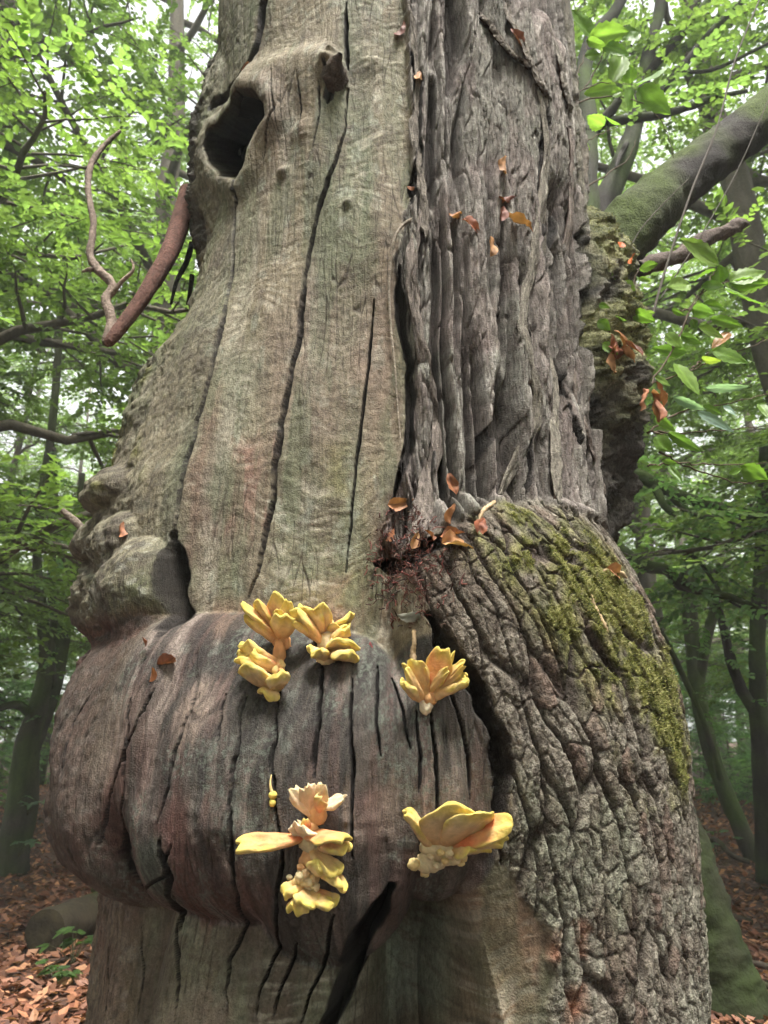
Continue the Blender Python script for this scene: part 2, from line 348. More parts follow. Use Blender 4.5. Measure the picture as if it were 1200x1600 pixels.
# furrows running down to the right of the barked region
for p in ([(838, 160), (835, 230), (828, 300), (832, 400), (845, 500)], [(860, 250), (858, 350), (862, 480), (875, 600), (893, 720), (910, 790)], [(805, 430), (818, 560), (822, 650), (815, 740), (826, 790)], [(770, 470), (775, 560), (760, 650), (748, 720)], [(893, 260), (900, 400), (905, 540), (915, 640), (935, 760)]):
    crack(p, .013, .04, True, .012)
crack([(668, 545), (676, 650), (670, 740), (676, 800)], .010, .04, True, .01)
# branch snag, knots, small warts
def wart(px, py, rr, H, n=1.0):
    global D
    s0, z0 = sz(px, py); sl = near([(s0, z0)], rr * 2.2)
    d = np.hypot(SG[sl] - s0, ZG[sl] - z0) / rr; D[sl] += H * np.exp(-(d ** 2) * 1.6) * (1 + 0.25 * n * noise2(SG[sl] * 60, ZG[sl] * 60, 85))
for a in ((520, 105, .045, .05), (522, 88, .020, .03), (442, 268, .025, .018), (543, 318, .022, .016), (470, 205, .05, .012), (300, 470, .05, .012), (215, 640, .06, .025), (170, 850, .02, .01), (560, 1300, .07, .018), (520, 960, .08, .016), (340, 1290, .06, .014), (580, 100, .05, .01),
          (205, 870, .03, .012), (230, 930, .03, .01), (150, 800, .025, .012)): wart(*a)
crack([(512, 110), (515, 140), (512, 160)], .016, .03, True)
# raised shoulder of wood from the rim of the hollow to the snag
_rp = szl([(372, 140), (400, 118), (450, 104), (500, 96), (535, 100)]); _sl = near(_rp, 0.3); _d, _t = poly_dist(SG[_sl], ZG[_sl], _rp); _s0, _z0 = np.array(_rp).T; _above = ZG[_sl] > np.interp(SG[_sl], _s0, _z0)
D[_sl] += 0.034 * np.exp(-(_d / np.where(_above, 0.065, 0.15)) ** 2) * sstep(0.0, 0.15, _t) * sstep(1.0, 0.7, _t)
# the hollow
_hp = szl([(388, 150), (410, 152), (423, 170), (424, 190), (407, 212), (394, 236), (386, 268), (376, 287), (352, 280), (336, 260), (329, 232), (336, 206), (360, 182), (376, 166)])
_sl = near(_hp, 0.25); hd = in_poly(SG[_sl] + 0.008 * fbm2(SG[_sl] * 12, ZG[_sl] * 12, 3, 87), ZG[_sl], _hp)
D[_sl] += 0.030 * np.exp(-((hd + 0.02) / 0.05) ** 2) 
hollow = np.zeros((NZ, NT)); hollow[_sl] = sstep(-0.002, 0.022, hd)
# moss cushions on the barked burl and the buttress
_mp = szl([(735, 835), (800, 803), (880, 826), (950, 880), (1005, 945), (1045, 1040), (1062, 1120), (1055, 1230), (1020, 1240), (985, 1180), (945, 1080), (900, 1010), (860, 950), (800, 880)])
md = in_poly(SG, ZG, _mp)
mn = fbm2(SG * 12, ZG * 7, 4, 89)
moss = sstep(-0.06, 0.10, md + 0.05 * sstep(1.9, 2.05, ZG) + 0.22 * mn + 0.10 * fbm2(SG * 30, ZG * 22, 3, 90)) * sstep(0.35, 0.8, rB * rB2 + 0.25 * mn) * isB * sstep(-0.12, 0.0, md)
moss = np.maximum(moss, 0.9 * isB * sstep(0.42, 0.6, fbm2(SG * 6, ZG * 4, 3, 91)) * sstep(1.2, 1.9, ZG) * sstep(0.15, 0.5, rB))
moss = np.maximum(moss, butt * sstep(2.62, 3.15, ZG + 0.5 * mn) * sstep(-0.45, 0.0, mn + 0.1))
moss = np.maximum(moss, 0.8 * sstep(0.1, 0.5, mn) * sstep(0.9, 1.0, np.interp(ZG, [2.2, 2.35, 2.9, 3.0], [0, 1, 1, 0])) * sstep(-57, -66, TD))
D += moss * (0.006 + 0.006 * fbm2(SG * 55, ZG * 55, 3, 93))
RF = np.maximum(RB + D, 0.12)

# ---- pigments (sRGB as on the material itself, plus shade painted into cracks and furrows)
n_a = fbm2(SG * 8, ZG * 0.9, 4, 101); n_b = fbm2(SG * 5 + 40, ZG * 2.2, 4, 103); n_c = fbm2(SG * 18, ZG * 9, 4, 105); n_f = fbm2(SG * 45, ZG * 30, 3, 107)
COL = np.empty((NZ, NT, 3), np.float32); COL[:] = lin((140, 128, 104))
COL = mixc(COL, (118, 124, 98), sstep(-0.05, 0.45, n_a) * 0.8)
COL = mixc(COL, (140, 120, 102), sstep(0.05, 0.5, n_b) * 0.6)
COL = mixc(COL, (176, 166, 146), sstep(0.1, 0.55, fbm2(SG * 16, ZG * 1.4, 4, 109)) * 0.75)
COL = mixc(COL, (106, 94, 80), sstep(0.05, 0.5, n_c) * 0.55)
COL = mixc(COL, (158, 162, 144), sstep(0.2, 0.55, fbm2(SG * 24, ZG * 16, 4, 111)) * 0.55)
def zone(pts, c, amt, soft=0.03, nz=0.5, ns=(20, 8), seed=113):
    global COL
    q = szl(pts); sl = near(q, 0.15)
    d = in_poly(SG[sl], ZG[sl], q)
    m = sstep(-soft, soft, d + soft * 1.6 * nz * fbm2(SG[sl] * ns[0], ZG[sl] * ns[1], 3, seed)) * amt
    COL[sl] = COL[sl] + (lin(c) - COL[sl]) * np.clip(m, 0, 1).astype(np.float32)[..., None]
zone([(368, 690), (412, 690), (408, 760), (396, 815), (380, 836), (355, 828), (362, 750)], (150, 112, 98), .7, .03, 1.4, (60, 10))
zone([(330, 590), (352, 600), (330, 720), (318, 820), (300, 880), (285, 900), (290, 800), (312, 680)], (130, 102, 86), .8, .03)
zone([(508, 690), (545, 690), (540, 770), (512, 770)], (150, 142, 92), .5, .03)
zone([(540, 540), (580, 540), (575, 600), (545, 600)], (158, 124, 108), .35, .03)
zone([(430, 470), (620, 430), (620, 700), (440, 720)], (150, 130, 116), .4, .08)
zone([(330, 540), (420, 560), (400, 680), (330, 640)], (128, 132, 108), .5, .06)
# burls: darker weathered wood with grey-black film on top, rust-red sides
bm_ = sstep(0.02, 0.07, hb) * wood
COL = COL + (lin((100, 88, 80)) - COL) * (bm_ * 0.85)[..., None]
COL = mixc(COL, (80, 77, 74), bm_ * sstep(1.45, 1.8, ZG + 0.18 * n_b) * 0.75)
COL = mixc(COL, (98, 70, 62), bm_ * sstep(0.0, 0.4, fbm2(SG * 9 + 9, ZG * 1.8, 4, 121) + 0.30 * sstep(1.55, 1.3, ZG)) * 0.75)
COL = mixc(COL, (146, 128, 114), bm_ * sstep(0.22, 0.5, fbm2(SG * 11, ZG * 2.6, 4, 123)) * 0.7)
COL = mixc(COL, (78, 76, 70), bm_ * sstep(0.0, 0.35, fbm2(SG * 60, ZG * 9, 3, 125)) * 0.45)
COL = mixc(COL, (128, 134, 120), bm_ * sstep(0.40, 0.62, fbm2(SG * 30, ZG * 20, 4, 127)) * 0.6)
for z_ in ([(150, 1120), (200, 1090), (190, 1180), (160, 1230), (140, 1210)], [(300, 1075), (335, 1070), (325, 1120), (300, 1140), (290, 1110)]): zone(z_, (160, 136, 120), .7, .04)
for z_ in ([(345, 1060), (352, 1055), (345, 1085)], [(250, 1290), (285, 1270), (300, 1360), (280, 1400), (262, 1340)], [(120, 1290), (150, 1250), (145, 1330), (125, 1360)], [(490, 1150), (500, 1150), (490, 1220), (480, 1215)], [(560, 1250), (590, 1240), (592, 1330), (560, 1330)]): zone(z_, (128, 88, 78), .7, .025)
zone([(215, 1320), (245, 1315), (270, 1400), (255, 1410), (228, 1380)], (128, 146, 124), .8, .03)
zone([(300, 1380), (380, 1385), (420, 1440), (300, 1440)], (96, 66, 54), .7, .03)
zone([(150, 1380), (250, 1400), (280, 1440), (150, 1440)], (92, 66, 54), .6, .03)
# stem below the burls
ls = sstep(1.27, 1.18, ZG) * wood * (1 - bm_)
COL = mixc(COL, (104, 102, 82), ls * .8); COL = mixc(COL, (130, 140, 116), ls * sstep(0.1, 0.5, n_c) * .6); COL = mixc(COL, (84, 66, 56), ls * sstep(0.0, 0.4, n_b) * .7); COL = mixc(COL, (150, 148, 122), ls * sstep(-50, -56, TD) * .6)
zone([(745, 1400), (800, 1405), (850, 1480), (820, 1598), (720, 1598), (740, 1500)], (166, 134, 108), .75, .04)
zone([(600, 1460), (700, 1440), (690, 1560), (600, 1590)], (134, 146, 128), .5, .05)
# ledge of litter and moss above the burl
zone([(330, 950), (420, 930), (560, 900), (600, 960), (560, 985), (460, 960), (330, 1000)], (134, 108, 88), .75, .03); zone([(420, 925), (560, 890), (590, 930), (470, 960)], (112, 112, 70), .5, .03, 1.2, (30, 30))
n_s = fbm2(SG * 42 + 2 * fbm2(SG * 5, ZG * 4, 2, 158), ZG * 3.2, 4, 155, 0.6); n_g = fbm2(SG * 150, ZG * 110, 3, 157, 0.7)
COL = mixc(COL, (62, 58, 55), bm_ * sstep(0.02, 0.38, n_s) * .65); COL = mixc(COL, (176, 156, 142), bm_ * sstep(0.05, 0.40, -n_s) * sstep(-.1, .3, n_b) * .65); COL = mixc(COL, (150, 106, 96), bm_ * sstep(0.18, 0.42, fbm2(SG * 30 + 8, ZG * 2.6, 3, 159)) * .2)
COL = mixc(COL, (120, 128, 112), bm_ * sstep(0.05, 0.35, fbm2(SG * 12, ZG * 7, 3, 160)) * sstep(0.0, 0.3, n_g) * .75)
for z_ in ([(150, 1120), (200, 1090), (190, 1180), (160, 1230), (140, 1210)], [(300, 1075), (335, 1070), (325, 1120), (300, 1140), (290, 1110)], [(570, 1260), (592, 1250), (590, 1320), (568, 1310)], [(88, 1180), (110, 1150), (104, 1260), (90, 1270)]): zone(z_, (172, 146, 126), .6, .05, 1.0, (50, 8))
for z_ in ([(255, 1290), (290, 1270), (330, 1380), (300, 1420), (265, 1350)], [(340, 1370), (420, 1390), (400, 1430), (320, 1430)], [(115, 1290), (150, 1250), (150, 1340), (125, 1380)], [(180, 1200), (200, 1190), (196, 1330), (180, 1330)]): zone(z_, (116, 72, 60), .6, .05, 1.0, (50, 8))
uw = wood * (1 - bm_)
COL = mixc(COL, (92, 80, 66), uw * sstep(0.05, 0.45, rip) * .45); COL = mixc(COL, (186, 178, 158), uw * sstep(0.05, 0.45, -rip) * sstep(-.2, .3, fbm2(SG * 9, ZG * 2, 3, 161)) * .55); COL = mixc(COL, (100, 108, 82), uw * sstep(0.1, 0.4, fbm2(SG * 14, ZG * 3, 4, 162)) * .5)
# left flank and face
fm = np.clip(hf / 0.04, 0, 1) * sstep(-46, -52, TD)
COL = mixc(COL, (122, 116, 96), fm * .8); COL = mixc(COL, (104, 112, 78), fm * sstep(0.0, 0.4, n_b) * .7); COL = mixc(COL, (172, 172, 158), fm * sstep(0.18, 0.42, fbm2(SG * 42, ZG * 42, 4, 131)) * .6 * sstep(2.3, 2.1, ZG))
COL = mixc(COL, (92, 82, 72), fm * sstep(0.05, 0.4, fbm2(SG * 14, ZG * 12, 4, 133)) * .7)
COL = mixc(COL, (104, 66, 58), fm * sstep(2.02, 1.93, ZG + 0.03 * n_c) * .8); COL = mixc(COL, (70, 64, 56), fm * sstep(0.0, 0.3, fbm2(SG * 70, ZG * 60, 3, 163)) * .6)
# fibrous bark
ca = np.empty_like(COL); ca[:] = lin((150, 140, 127))
ca = mixc(ca, (200, 192, 178), rA * sstep(-0.2, 0.3, fA) * .8); ca = mixc(ca, (152, 130, 122), sstep(0.5, 0.95, c5) * .5); ca = mixc(ca, (130, 134, 112), sstep(0.0, 0.4, n_b) * .5)
ca = mixc(ca, (106, 92, 80), sstep(0.05, 0.35, fbm2(SG * 70, ZG * 24, 3, 141)) * .6); ca = mixc(ca, (142, 118, 110), sstep(0.15, 0.4, fbm2(SG * 12 + 5, ZG * 5, 3, 143)) * .5)
ca = mixc(ca, (62, 52, 46), (1 - rA) * .88); ca = mixc(ca, (92, 78, 68), (1 - rA2) * .7)  # furrows: darker inner bark, deepened with painted shade
COL = COL + (ca - COL) * isA[..., None]
cb = np.empty_like(COL); cb[:] = lin((142, 133, 119))
cb = mixc(cb, (170, 163, 148), sstep(0.05, 0.4, fB) * .8); cb = mixc(cb, (130, 104, 92), sstep(0.66, 0.95, c4) * .7); cb = mixc(cb, (136, 142, 118), sstep(0.05, 0.4, n_b) * .5)
cb = mixc(cb, (88, 78, 68), sstep(0.05, 0.35, fbm2(SG * 60, ZG * 40, 3, 145)) * .75)
cb = mixc(cb, (100, 86, 74), sstep(1.7, 2.05, ZG) * sstep(0.36, 0.15, SG) * .75)
cb = mixc(cb, (174, 172, 154), rB * sstep(1.5, 1.2, ZG) * sstep(0.0, 0.4, n_c) * .6)
cb = mixc(cb, (62, 52, 46), (1 - rB) * .85); cb = mixc(cb, (80, 68, 60), (1 - rB2) * .7); cb = mixc(cb, (92, 80, 70), (1 - rB3) * .45)
COL = COL + (cb - COL) * isB[..., None]
for z_ in ([(862, 1455), (874, 1455), (870, 1500), (860, 1495)], [(900, 1440), (912, 1450), (910, 1490), (900, 1480)], [(890, 1545), (915, 1540), (912, 1590), (888, 1590)]): zone(z_, (150, 98, 72), .75, .015, .6, (40, 30))
COL = mixc(COL, (78, 70, 62), butt * .85); COL = mixc(COL, (74, 68, 62), left_ridge * .9)
COL = mixc(COL, (92, 66, 56), sstep(0.045, 0.0, np.abs(dl) ) * sstep(2.35, 2.25, ZG) * sstep(1.95, 2.05, ZG) * .8)
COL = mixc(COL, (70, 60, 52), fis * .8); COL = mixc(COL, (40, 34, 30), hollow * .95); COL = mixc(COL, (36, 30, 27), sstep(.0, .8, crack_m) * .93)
mc = np.empty_like(COL); mc[:] = lin((132, 132, 76)); mc = mixc(mc, (164, 160, 106), sstep(0.0, 0.4, n_f) * .7); mc = mixc(mc, (78, 84, 44), sstep(0.05, 0.4, -n_f) * .7)
COL = COL + (mc - COL) * moss[..., None]
COL *= (1 + 0.16 * n_f + 0.10 * fbm2(SG * 120, ZG * 90, 2, 151))[..., None]
_l = (COL * [0.3, 0.55, 0.15]).sum(-1, keepdims=True); COL = _l + (COL - _l) * (0.94 - 0.16 * bm_ - 0.30 * isA + 0.10 * np.maximum(moss, 0))[..., None]     # weathered grey
COL = COL * (0.66 + 0.10 * wood * (1 - bm_) - 0.10 * bm_ + 0.12 * isA + 0.20 * barked * (1 - moss) * (1 - butt))[..., None] * (1 + 0.20 * fbm2(SG * 150, ZG * 10, 3, 153))[..., None]
COL = np.clip(COL, 0.004, 0.6)
PX = AX + RF * np.sin(TG) - 0.02 * hollow; PY = AY - RF * np.cos(TG) + 0.60 * hollow; PZ = ZG + 0.52 * hollow   # the hollow runs inward and upward
# ------------------------------------------------------------------ scene graph helpers
def tag(o, label=None, cat=None, group=None, kind=None):
    if label: o['label'] = label
    if cat: o['category'] = cat
    if group: o['group'] = group
    if kind: o['kind'] = kind
    return o
def empty(name, loc=(0, 0, 0), rz=0.0):
    o = bpy.data.objects.new(name, None); C.objects.link(o); o.location = loc; o.rotation_euler = (0, 0, rz)
    o.empty_display_size = 0.05; return o
def link(name, me, mat=None, parent=None):
    """one mesh object; coordinates are world coordinates, also below a parent that stands elsewhere"""
    if mat and not me.materials: me.materials.append(mat)
    o = bpy.data.objects.new(name, me); C.objects.link(o)
    if parent is not None:
        o.parent = parent
        o.matrix_parent_inverse = Matrix.Translation(parent.location).inverted() if not any(parent.rotation_euler) else (Matrix.Translation(parent.location) @ parent.rotation_euler.to_matrix().to_4x4()).inverted()
    return o
def np_mesh(name, V, F, col=None, smooth=True, extra=None):
    """mesh from arrays: V (n,3), F (m,3|4); col (n,3) becomes the point colour 'Col'"""
    V = np.ascontiguousarray(V, np.float32); F = np.ascontiguousarray(F, np.int32); k = F.shape[1]
    me = bpy.data.meshes.new(name)
    me.vertices.add(len(V)); me.vertices.foreach_set('co', V.ravel())
    me.loops.add(F.size); me.loops.foreach_set('vertex_index', F.ravel())
    me.polygons.add(len(F)); me.polygons.foreach_set('loop_start', np.arange(0, F.size, k, dtype=np.int32))
    me.polygons.foreach_set('use_smooth', np.full(len(F), smooth))
    if col is not None:
        a = me.attributes.new('Col', 'FLOAT_COLOR', 'POINT'); c = np.ones((len(V), 4), np.float32); c[:, :3] = col; a.data.foreach_set('color', c.ravel())
    for nm, arr in (extra or {}).items():
        a = me.attributes.new(nm, 'FLOAT_VECTOR', 'POINT'); a.data.foreach_set('vector', np.ascontiguousarray(arr, np.float32).ravel())
    me.update(calc_edges=True); me.validate(); return me
class NB:
    """collects pieces of geometry and joins them to one mesh"""
    def __init__(s): s.V, s.F, s.C, s.n = [], [], [], 0
    def add(s, V, F, col=(1, 1, 1)):
        V = np.asarray(V, float).reshape(-1, 3); F = np.asarray(F, int)
        if F.shape[1] == 3: F = np.concatenate([F, F[:, 2:3]], 1)
        c = np.asarray(col, float); c = np.broadcast_to(c, (len(V), 3)) if c.ndim == 1 else c
        s.V.append(V); s.F.append(F + s.n); s.C.append(c); s.n += len(V)
    def mesh(s, name, smooth=True):
        V = np.concatenate(s.V); F = np.concatenate(s.F); Cc = np.concatenate(s.C); tri = F[:, 2] == F[:, 3]
        me = bpy.data.meshes.new(name)
        if tri.any():
            lens = np.where(tri, 3, 4); flat = F[np.arange(4)[None] < lens[:, None]]
            me.vertices.add(len(V)); me.vertices.foreach_set('co', V.astype(np.float32).ravel())
            me.loops.add(len(flat)); me.loops.foreach_set('vertex_index', flat.astype(np.int32))
            me.polygons.add(len(F)); me.polygons.foreach_set('loop_start', np.concatenate([[0], np.cumsum(lens)[:-1]]).astype(np.int32))
            me.polygons.foreach_set('use_smooth', np.full(len(F), smooth))
            a = me.attributes.new('Col', 'FLOAT_COLOR', 'POINT'); c = np.ones((len(V), 4), np.float32); c[:, :3] = Cc; a.data.foreach_set('color', c.ravel())
            me.update(calc_edges=True); me.validate(); return me
        bpy.data.meshes.remove(me); return np_mesh(name, V, F, Cc, smooth)
    def build(s, name, mat, parent=None, smooth=True): return link(name, s.mesh(name, smooth), mat, parent)
def tube_geo(pts, rad, n=10, seed=0, rough=0.0, cap=True):
    """swept tube along points with a radius each; rough = relative unevenness"""
    P = np.asarray(pts, float); m = len(P); rad = np.broadcast_to(np.asarray(rad, float), (m,))
    Tn = np.gradient(P, axis=0); Tn /= np.linalg.norm(Tn, axis=1)[:, None] + 1e-9
    up = np.array([0.31, 0.17, 0.93]); 
    if abs(Tn[0] @ up) > 0.92: up = np.array([1.0, 0.1, 0.0])
    N = np.zeros_like(P); v = np.cross(Tn[0], up); N[0] = v / np.linalg.norm(v)
    for i in range(1, m):
        v = N[i - 1] - Tn[i] * (N[i - 1] @ Tn[i]); N[i] = v / (np.linalg.norm(v) + 1e-9)
    B = np.cross(Tn, N); a = np.linspace(0, 2 * PI, n, endpoint=False)
    rr = np.repeat(rad[:, None], n, 1)
    if rough: 
        ii, jj = np.meshgrid(np.arange(m) * min(1.0, 60.0 / m), np.arange(n), indexing='ij')
        rr = rr * (1 + rough * noise3(np.cos(a)[None] * 1.7 + 0 * ii, np.sin(a)[None] * 1.7 + 0 * ii, ii * 0.55, seed) + 0.5 * rough * noise3(np.cos(a)[None] * 4 + 0 * ii, np.sin(a)[None] * 4 + 0 * ii, ii * 1.3, seed + 1))
    V = P[:, None] + rr[..., None] * (np.cos(a)[None, :, None] * N[:, None] + np.sin(a)[None, :, None] * B[:, None])
    V = V.reshape(-1, 3); i, j = np.meshgrid(np.arange(m - 1), np.arange(n), indexing='ij'); j1 = (j + 1) % n
    F = np.stack([i * n + j, i * n + j1, (i + 1) * n + j1, (i + 1) * n + j], -1).reshape(-1, 4)
    if cap:
        k = len(V); V = np.concatenate([V, P[:1], P[-1:]]); q = np.arange(n); q1 = (q + 1) % n
        F = np.concatenate([F, np.stack([q1, q, 0 * q + k, 0 * q + k], -1), np.stack([(m - 1) * n + q, (m - 1) * n + q1, 0 * q + k + 1, 0 * q + k + 1], -1)])
    return V, F
def spline(ctrl, n):
    """smooth curve through control rows (any width)"""
    c = np.asarray(ctrl, float); m = len(c); t = np.linspace(0, m - 1, n); i = np.clip(t.astype(int), 0, m - 2); u = (t - i)[:, None]
    p0 = c[np.clip(i - 1, 0, m - 1)]; p1 = c[i]; p2 = c[i + 1]; p3 = c[np.clip(i + 2, 0, m - 1)]
    return 0.5 * (2 * p1 + (p2 - p0) * u + (2 * p0 - 5 * p1 + 4 * p2 - p3) * u ** 2 + (3 * p1 - p0 - 3 * p2 + p3) * u ** 3)

# ------------------------------------------------------------------ materials
def mat_new(name):
    m = bpy.data.materials.new(name); m.use_nodes = True; t = m.node_tree
    b = t.nodes['Principled BSDF']; return m, t, b
def N_(t, typ, **kw):
    n = t.nodes.new(typ)
    for k, v in kw.items():
        if k.startswith('i_'): n.inputs[int(k[2:]) if k[2:].isdigit() else k[2:]].default_value = v
        else: setattr(n, k, v)
    return n
def surface_mat(name, rough=0.85, attr='sz', scale=(60, 10, 1), bump=0.5, dist=0.004, fine=180.0, spec=0.25, var=0.35, col=None):
    """pigment from the mesh's own colours, varied by grain; relief from stretched noise"""
    m, t, b = mat_new(name); L = t.links.new
    if attr: co = N_(t, 'ShaderNodeAttribute', attribute_name=attr).outputs['Vector']
    else: co = N_(t, 'ShaderNodeTexCoord').outputs['Object']
    mp = N_(t, 'ShaderNodeMapping'); mp.inputs['Scale'].default_value = scale; L(co, mp.inputs['Vector'])
    n1 = N_(t, 'ShaderNodeTexNoise'); n1.inputs['Scale'].default_value = 1.0; n1.inputs['Detail'].default_value = 6; n1.inputs['Roughness'].default_value = 0.62; L(mp.outputs[0], n1.inputs['Vector'])
    n2 = N_(t, 'ShaderNodeTexNoise'); n2.inputs['Scale'].default_value = fine; n2.inputs['Detail'].default_value = 4; L(co, n2.inputs['Vector'])
    ad = N_(t, 'ShaderNodeMath', operation='ADD'); L(n1.outputs['Fac'], ad.inputs[0])
    mu = N_(t, 'ShaderNodeMath', operation='MULTIPLY'); mu.inputs[1].default_value = 0.6; L(n2.outputs['Fac'], mu.inputs[0]); L(mu.outputs[0], ad.inputs[1])
    mr = N_(t, 'ShaderNodeMapRange'); mr.inputs['From Min'].default_value = 0.5; mr.inputs['From Max'].default_value = 1.1; mr.inputs['To Min'].default_value = 1 - var; mr.inputs['To Max'].default_value = 1 + var; L(ad.outputs[0], mr.inputs['Value'])
    if col is None: cc = N_(t, 'ShaderNodeAttribute', attribute_name='Col').outputs['Color']
    else: 
        rgb = N_(t, 'ShaderNodeRGB'); rgb.outputs[0].default_value = (*col, 1); cc = rgb.outputs[0]
    vm = N_(t, 'ShaderNodeVectorMath', operation='SCALE'); L(cc, vm.inputs[0]); L(mr.outputs[0], vm.inputs['Scale'])
    L(vm.outputs[0], b.inputs['Base Color']); b.inputs['Roughness'].default_value = rough; b.inputs['Specular IOR Level'].default_value = spec
    bp = N_(t, 'ShaderNodeBump'); bp.inputs['Strength'].default_value = bump; bp.inputs['Distance'].default_value = dist; L(ad.outputs[0], bp.inputs['Height']); L(bp.outputs[0], b.inputs['Normal'])
    return m
def leaf_mat(name, front, back=None, trans=0.45, rough=0.5, use_col=False, var=0.25, hue=0.03):
    """thin leaf: diffuse both sides, some light passes through; shade differs from leaf to leaf"""
    m, t, b = mat_new(name); L = t.links.new; out = t.nodes['Material Output']
    if use_col: src = N_(t, 'ShaderNodeAttribute', attribute_name='Col').outputs['Color']
    else:
        oi = N_(t, 'ShaderNodeObjectInfo'); h = N_(t, 'ShaderNodeHueSaturation'); h.inputs['Color'].default_value = (*front, 1)
        m1 = N_(t, 'ShaderNodeMapRange'); m1.inputs['To Min'].default_value = 0.5 - hue; m1.inputs['To Max'].default_value = 0.5 + hue; L(oi.outputs['Random'], m1.inputs['Value']); L(m1.outputs[0], h.inputs['Hue'])
        m2 = N_(t, 'ShaderNodeMapRange'); m2.inputs['To Min'].default_value = 1 - var; m2.inputs['To Max'].default_value = 1 + var; L(oi.outputs['Random'], m2.inputs['Value']); L(m2.outputs[0], h.inputs['Value']); src = h.outputs[0]
    L(src, b.inputs['Base Color']); b.inputs['Roughness'].default_value = rough; b.inputs['Specular IOR Level'].default_value = 0.3
    tr = N_(t, 'ShaderNodeBsdfTranslucent'); tc = N_(t, 'ShaderNodeMix', data_type='RGBA', blend_type='MULTIPLY'); tc.inputs[0].default_value = 1.0; L(src, tc.inputs[6]); tc.inputs[7].default_value = (1.4, 1.55, 0.75, 1)
    L(tc.outputs[2], tr.inputs['Color'])
    mx = N_(t, 'ShaderNodeMixShader'); mx.inputs[0].default_value = trans; L(b.outputs[0], mx.inputs[1]); L(tr.outputs[0], mx.inputs[2]); L(mx.outputs[0], out.inputs['Surface'])
    return m
M = {}
M['wood'] = surface_mat('weathered_wood', 0.8, None, (80, 80, 50), 0.9, 0.006, 240.0, var=0.5)
M['burl'] = surface_mat('burl_wood', 0.75, None, (140, 140, 16), 0.95, 0.006, 260.0, var=0.55)
M['bark'] = surface_mat('fibrous_bark', 0.9, None, (130, 130, 24), 1.0, 0.012, 220.0, var=0.7)
M['plate'] = surface_mat('plated_bark', 0.9, None, (100, 100, 60), 1.0, 0.013, 240.0, var=0.75)
M['dark'] = surface_mat('rotten_wood', 0.95, None, (60, 60, 30), 0.8, 0.006, 150.0)
# ------------------------------------------------------------------ forest floor
def gh(x, y):
    """height of the forest floor"""
    x = np.asarray(x, float); y = np.asarray(y, float)
    return 0.10 * noise2(x * 0.22 + 5, y * 0.22, 201) + 0.03 * noise2(x * 0.9, y * 0.9, 203) + np.clip((y - 8) * 0.03, 0, 2.2)
def ground_mat():
    m, t, b = mat_new('leaf_litter_soil'); L = t.links.new
    co = N_(t, 'ShaderNodeTexCoord').outputs['Object']
    v = N_(t, 'ShaderNodeTexVoronoi'); v.inputs['Scale'].default_value = 16.0; v.inputs['Randomness'].default_value = 1.0; L(co, v.inputs['Vector'])
    n = N_(t, 'ShaderNodeTexNoise'); n.inputs['Scale'].default_value = 0.7; n.inputs['Detail'].default_value = 5; L(co, n.inputs['Vector'])
    cr = N_(t, 'ShaderNodeValToRGB'); e = cr.color_ramp.elements; e[0].color = (*lin((50, 36, 30)), 1); e[1].color = (*lin((128, 94, 76)), 1)
    x = e.new(0.5); x.color = (*lin((88, 62, 50)), 1); L(v.outputs['Color'], cr.inputs['Fac'])
    cr2 = N_(t, 'ShaderNodeValToRGB'); cr2.color_ramp.elements[0].position = 0.42; cr2.color_ramp.elements[1].position = 0.62; L(n.outputs['Fac'], cr2.inputs['Fac'])
    mx = N_(t, 'ShaderNodeMix', data_type='RGBA', blend_type='MULTIPLY'); mx.inputs[0].default_value = 0.35; L(cr.outputs[0], mx.inputs[6]); L(cr2.outputs[0], mx.inputs[7])
    L(mx.outputs[2], b.inputs['Base Color']); b.inputs['Roughness'].default_value = 0.9
    bp = N_(t, 'ShaderNodeBump'); bp.inputs['Strength'].default_value = 0.8; bp.inputs['Distance'].default_value = 0.04; L(v.outputs['Distance'], bp.inputs['Height']); L(bp.outputs[0], b.inputs['Normal'])
    return m
M['ground'] = ground_mat()
_g = np.sign(np.linspace(-1, 1, 161)) * np.abs(np.linspace(-1, 1, 161)) ** 2.6 * 260
_gx, _gy = np.meshgrid(_g, _g + 8); _gz = gh(_gx, _gy)
_i, _j = np.meshgrid(np.arange(160), np.arange(160), indexing='ij'); _k = _i * 161 + _j
tag(link('ground', np_mesh('ground', np.stack([_gx, _gy, _gz], -1).reshape(-1, 3), np.stack([_k, _k + 1, _k + 162, _k + 161], -1).reshape(-1, 4)), M['ground']), kind='structure')
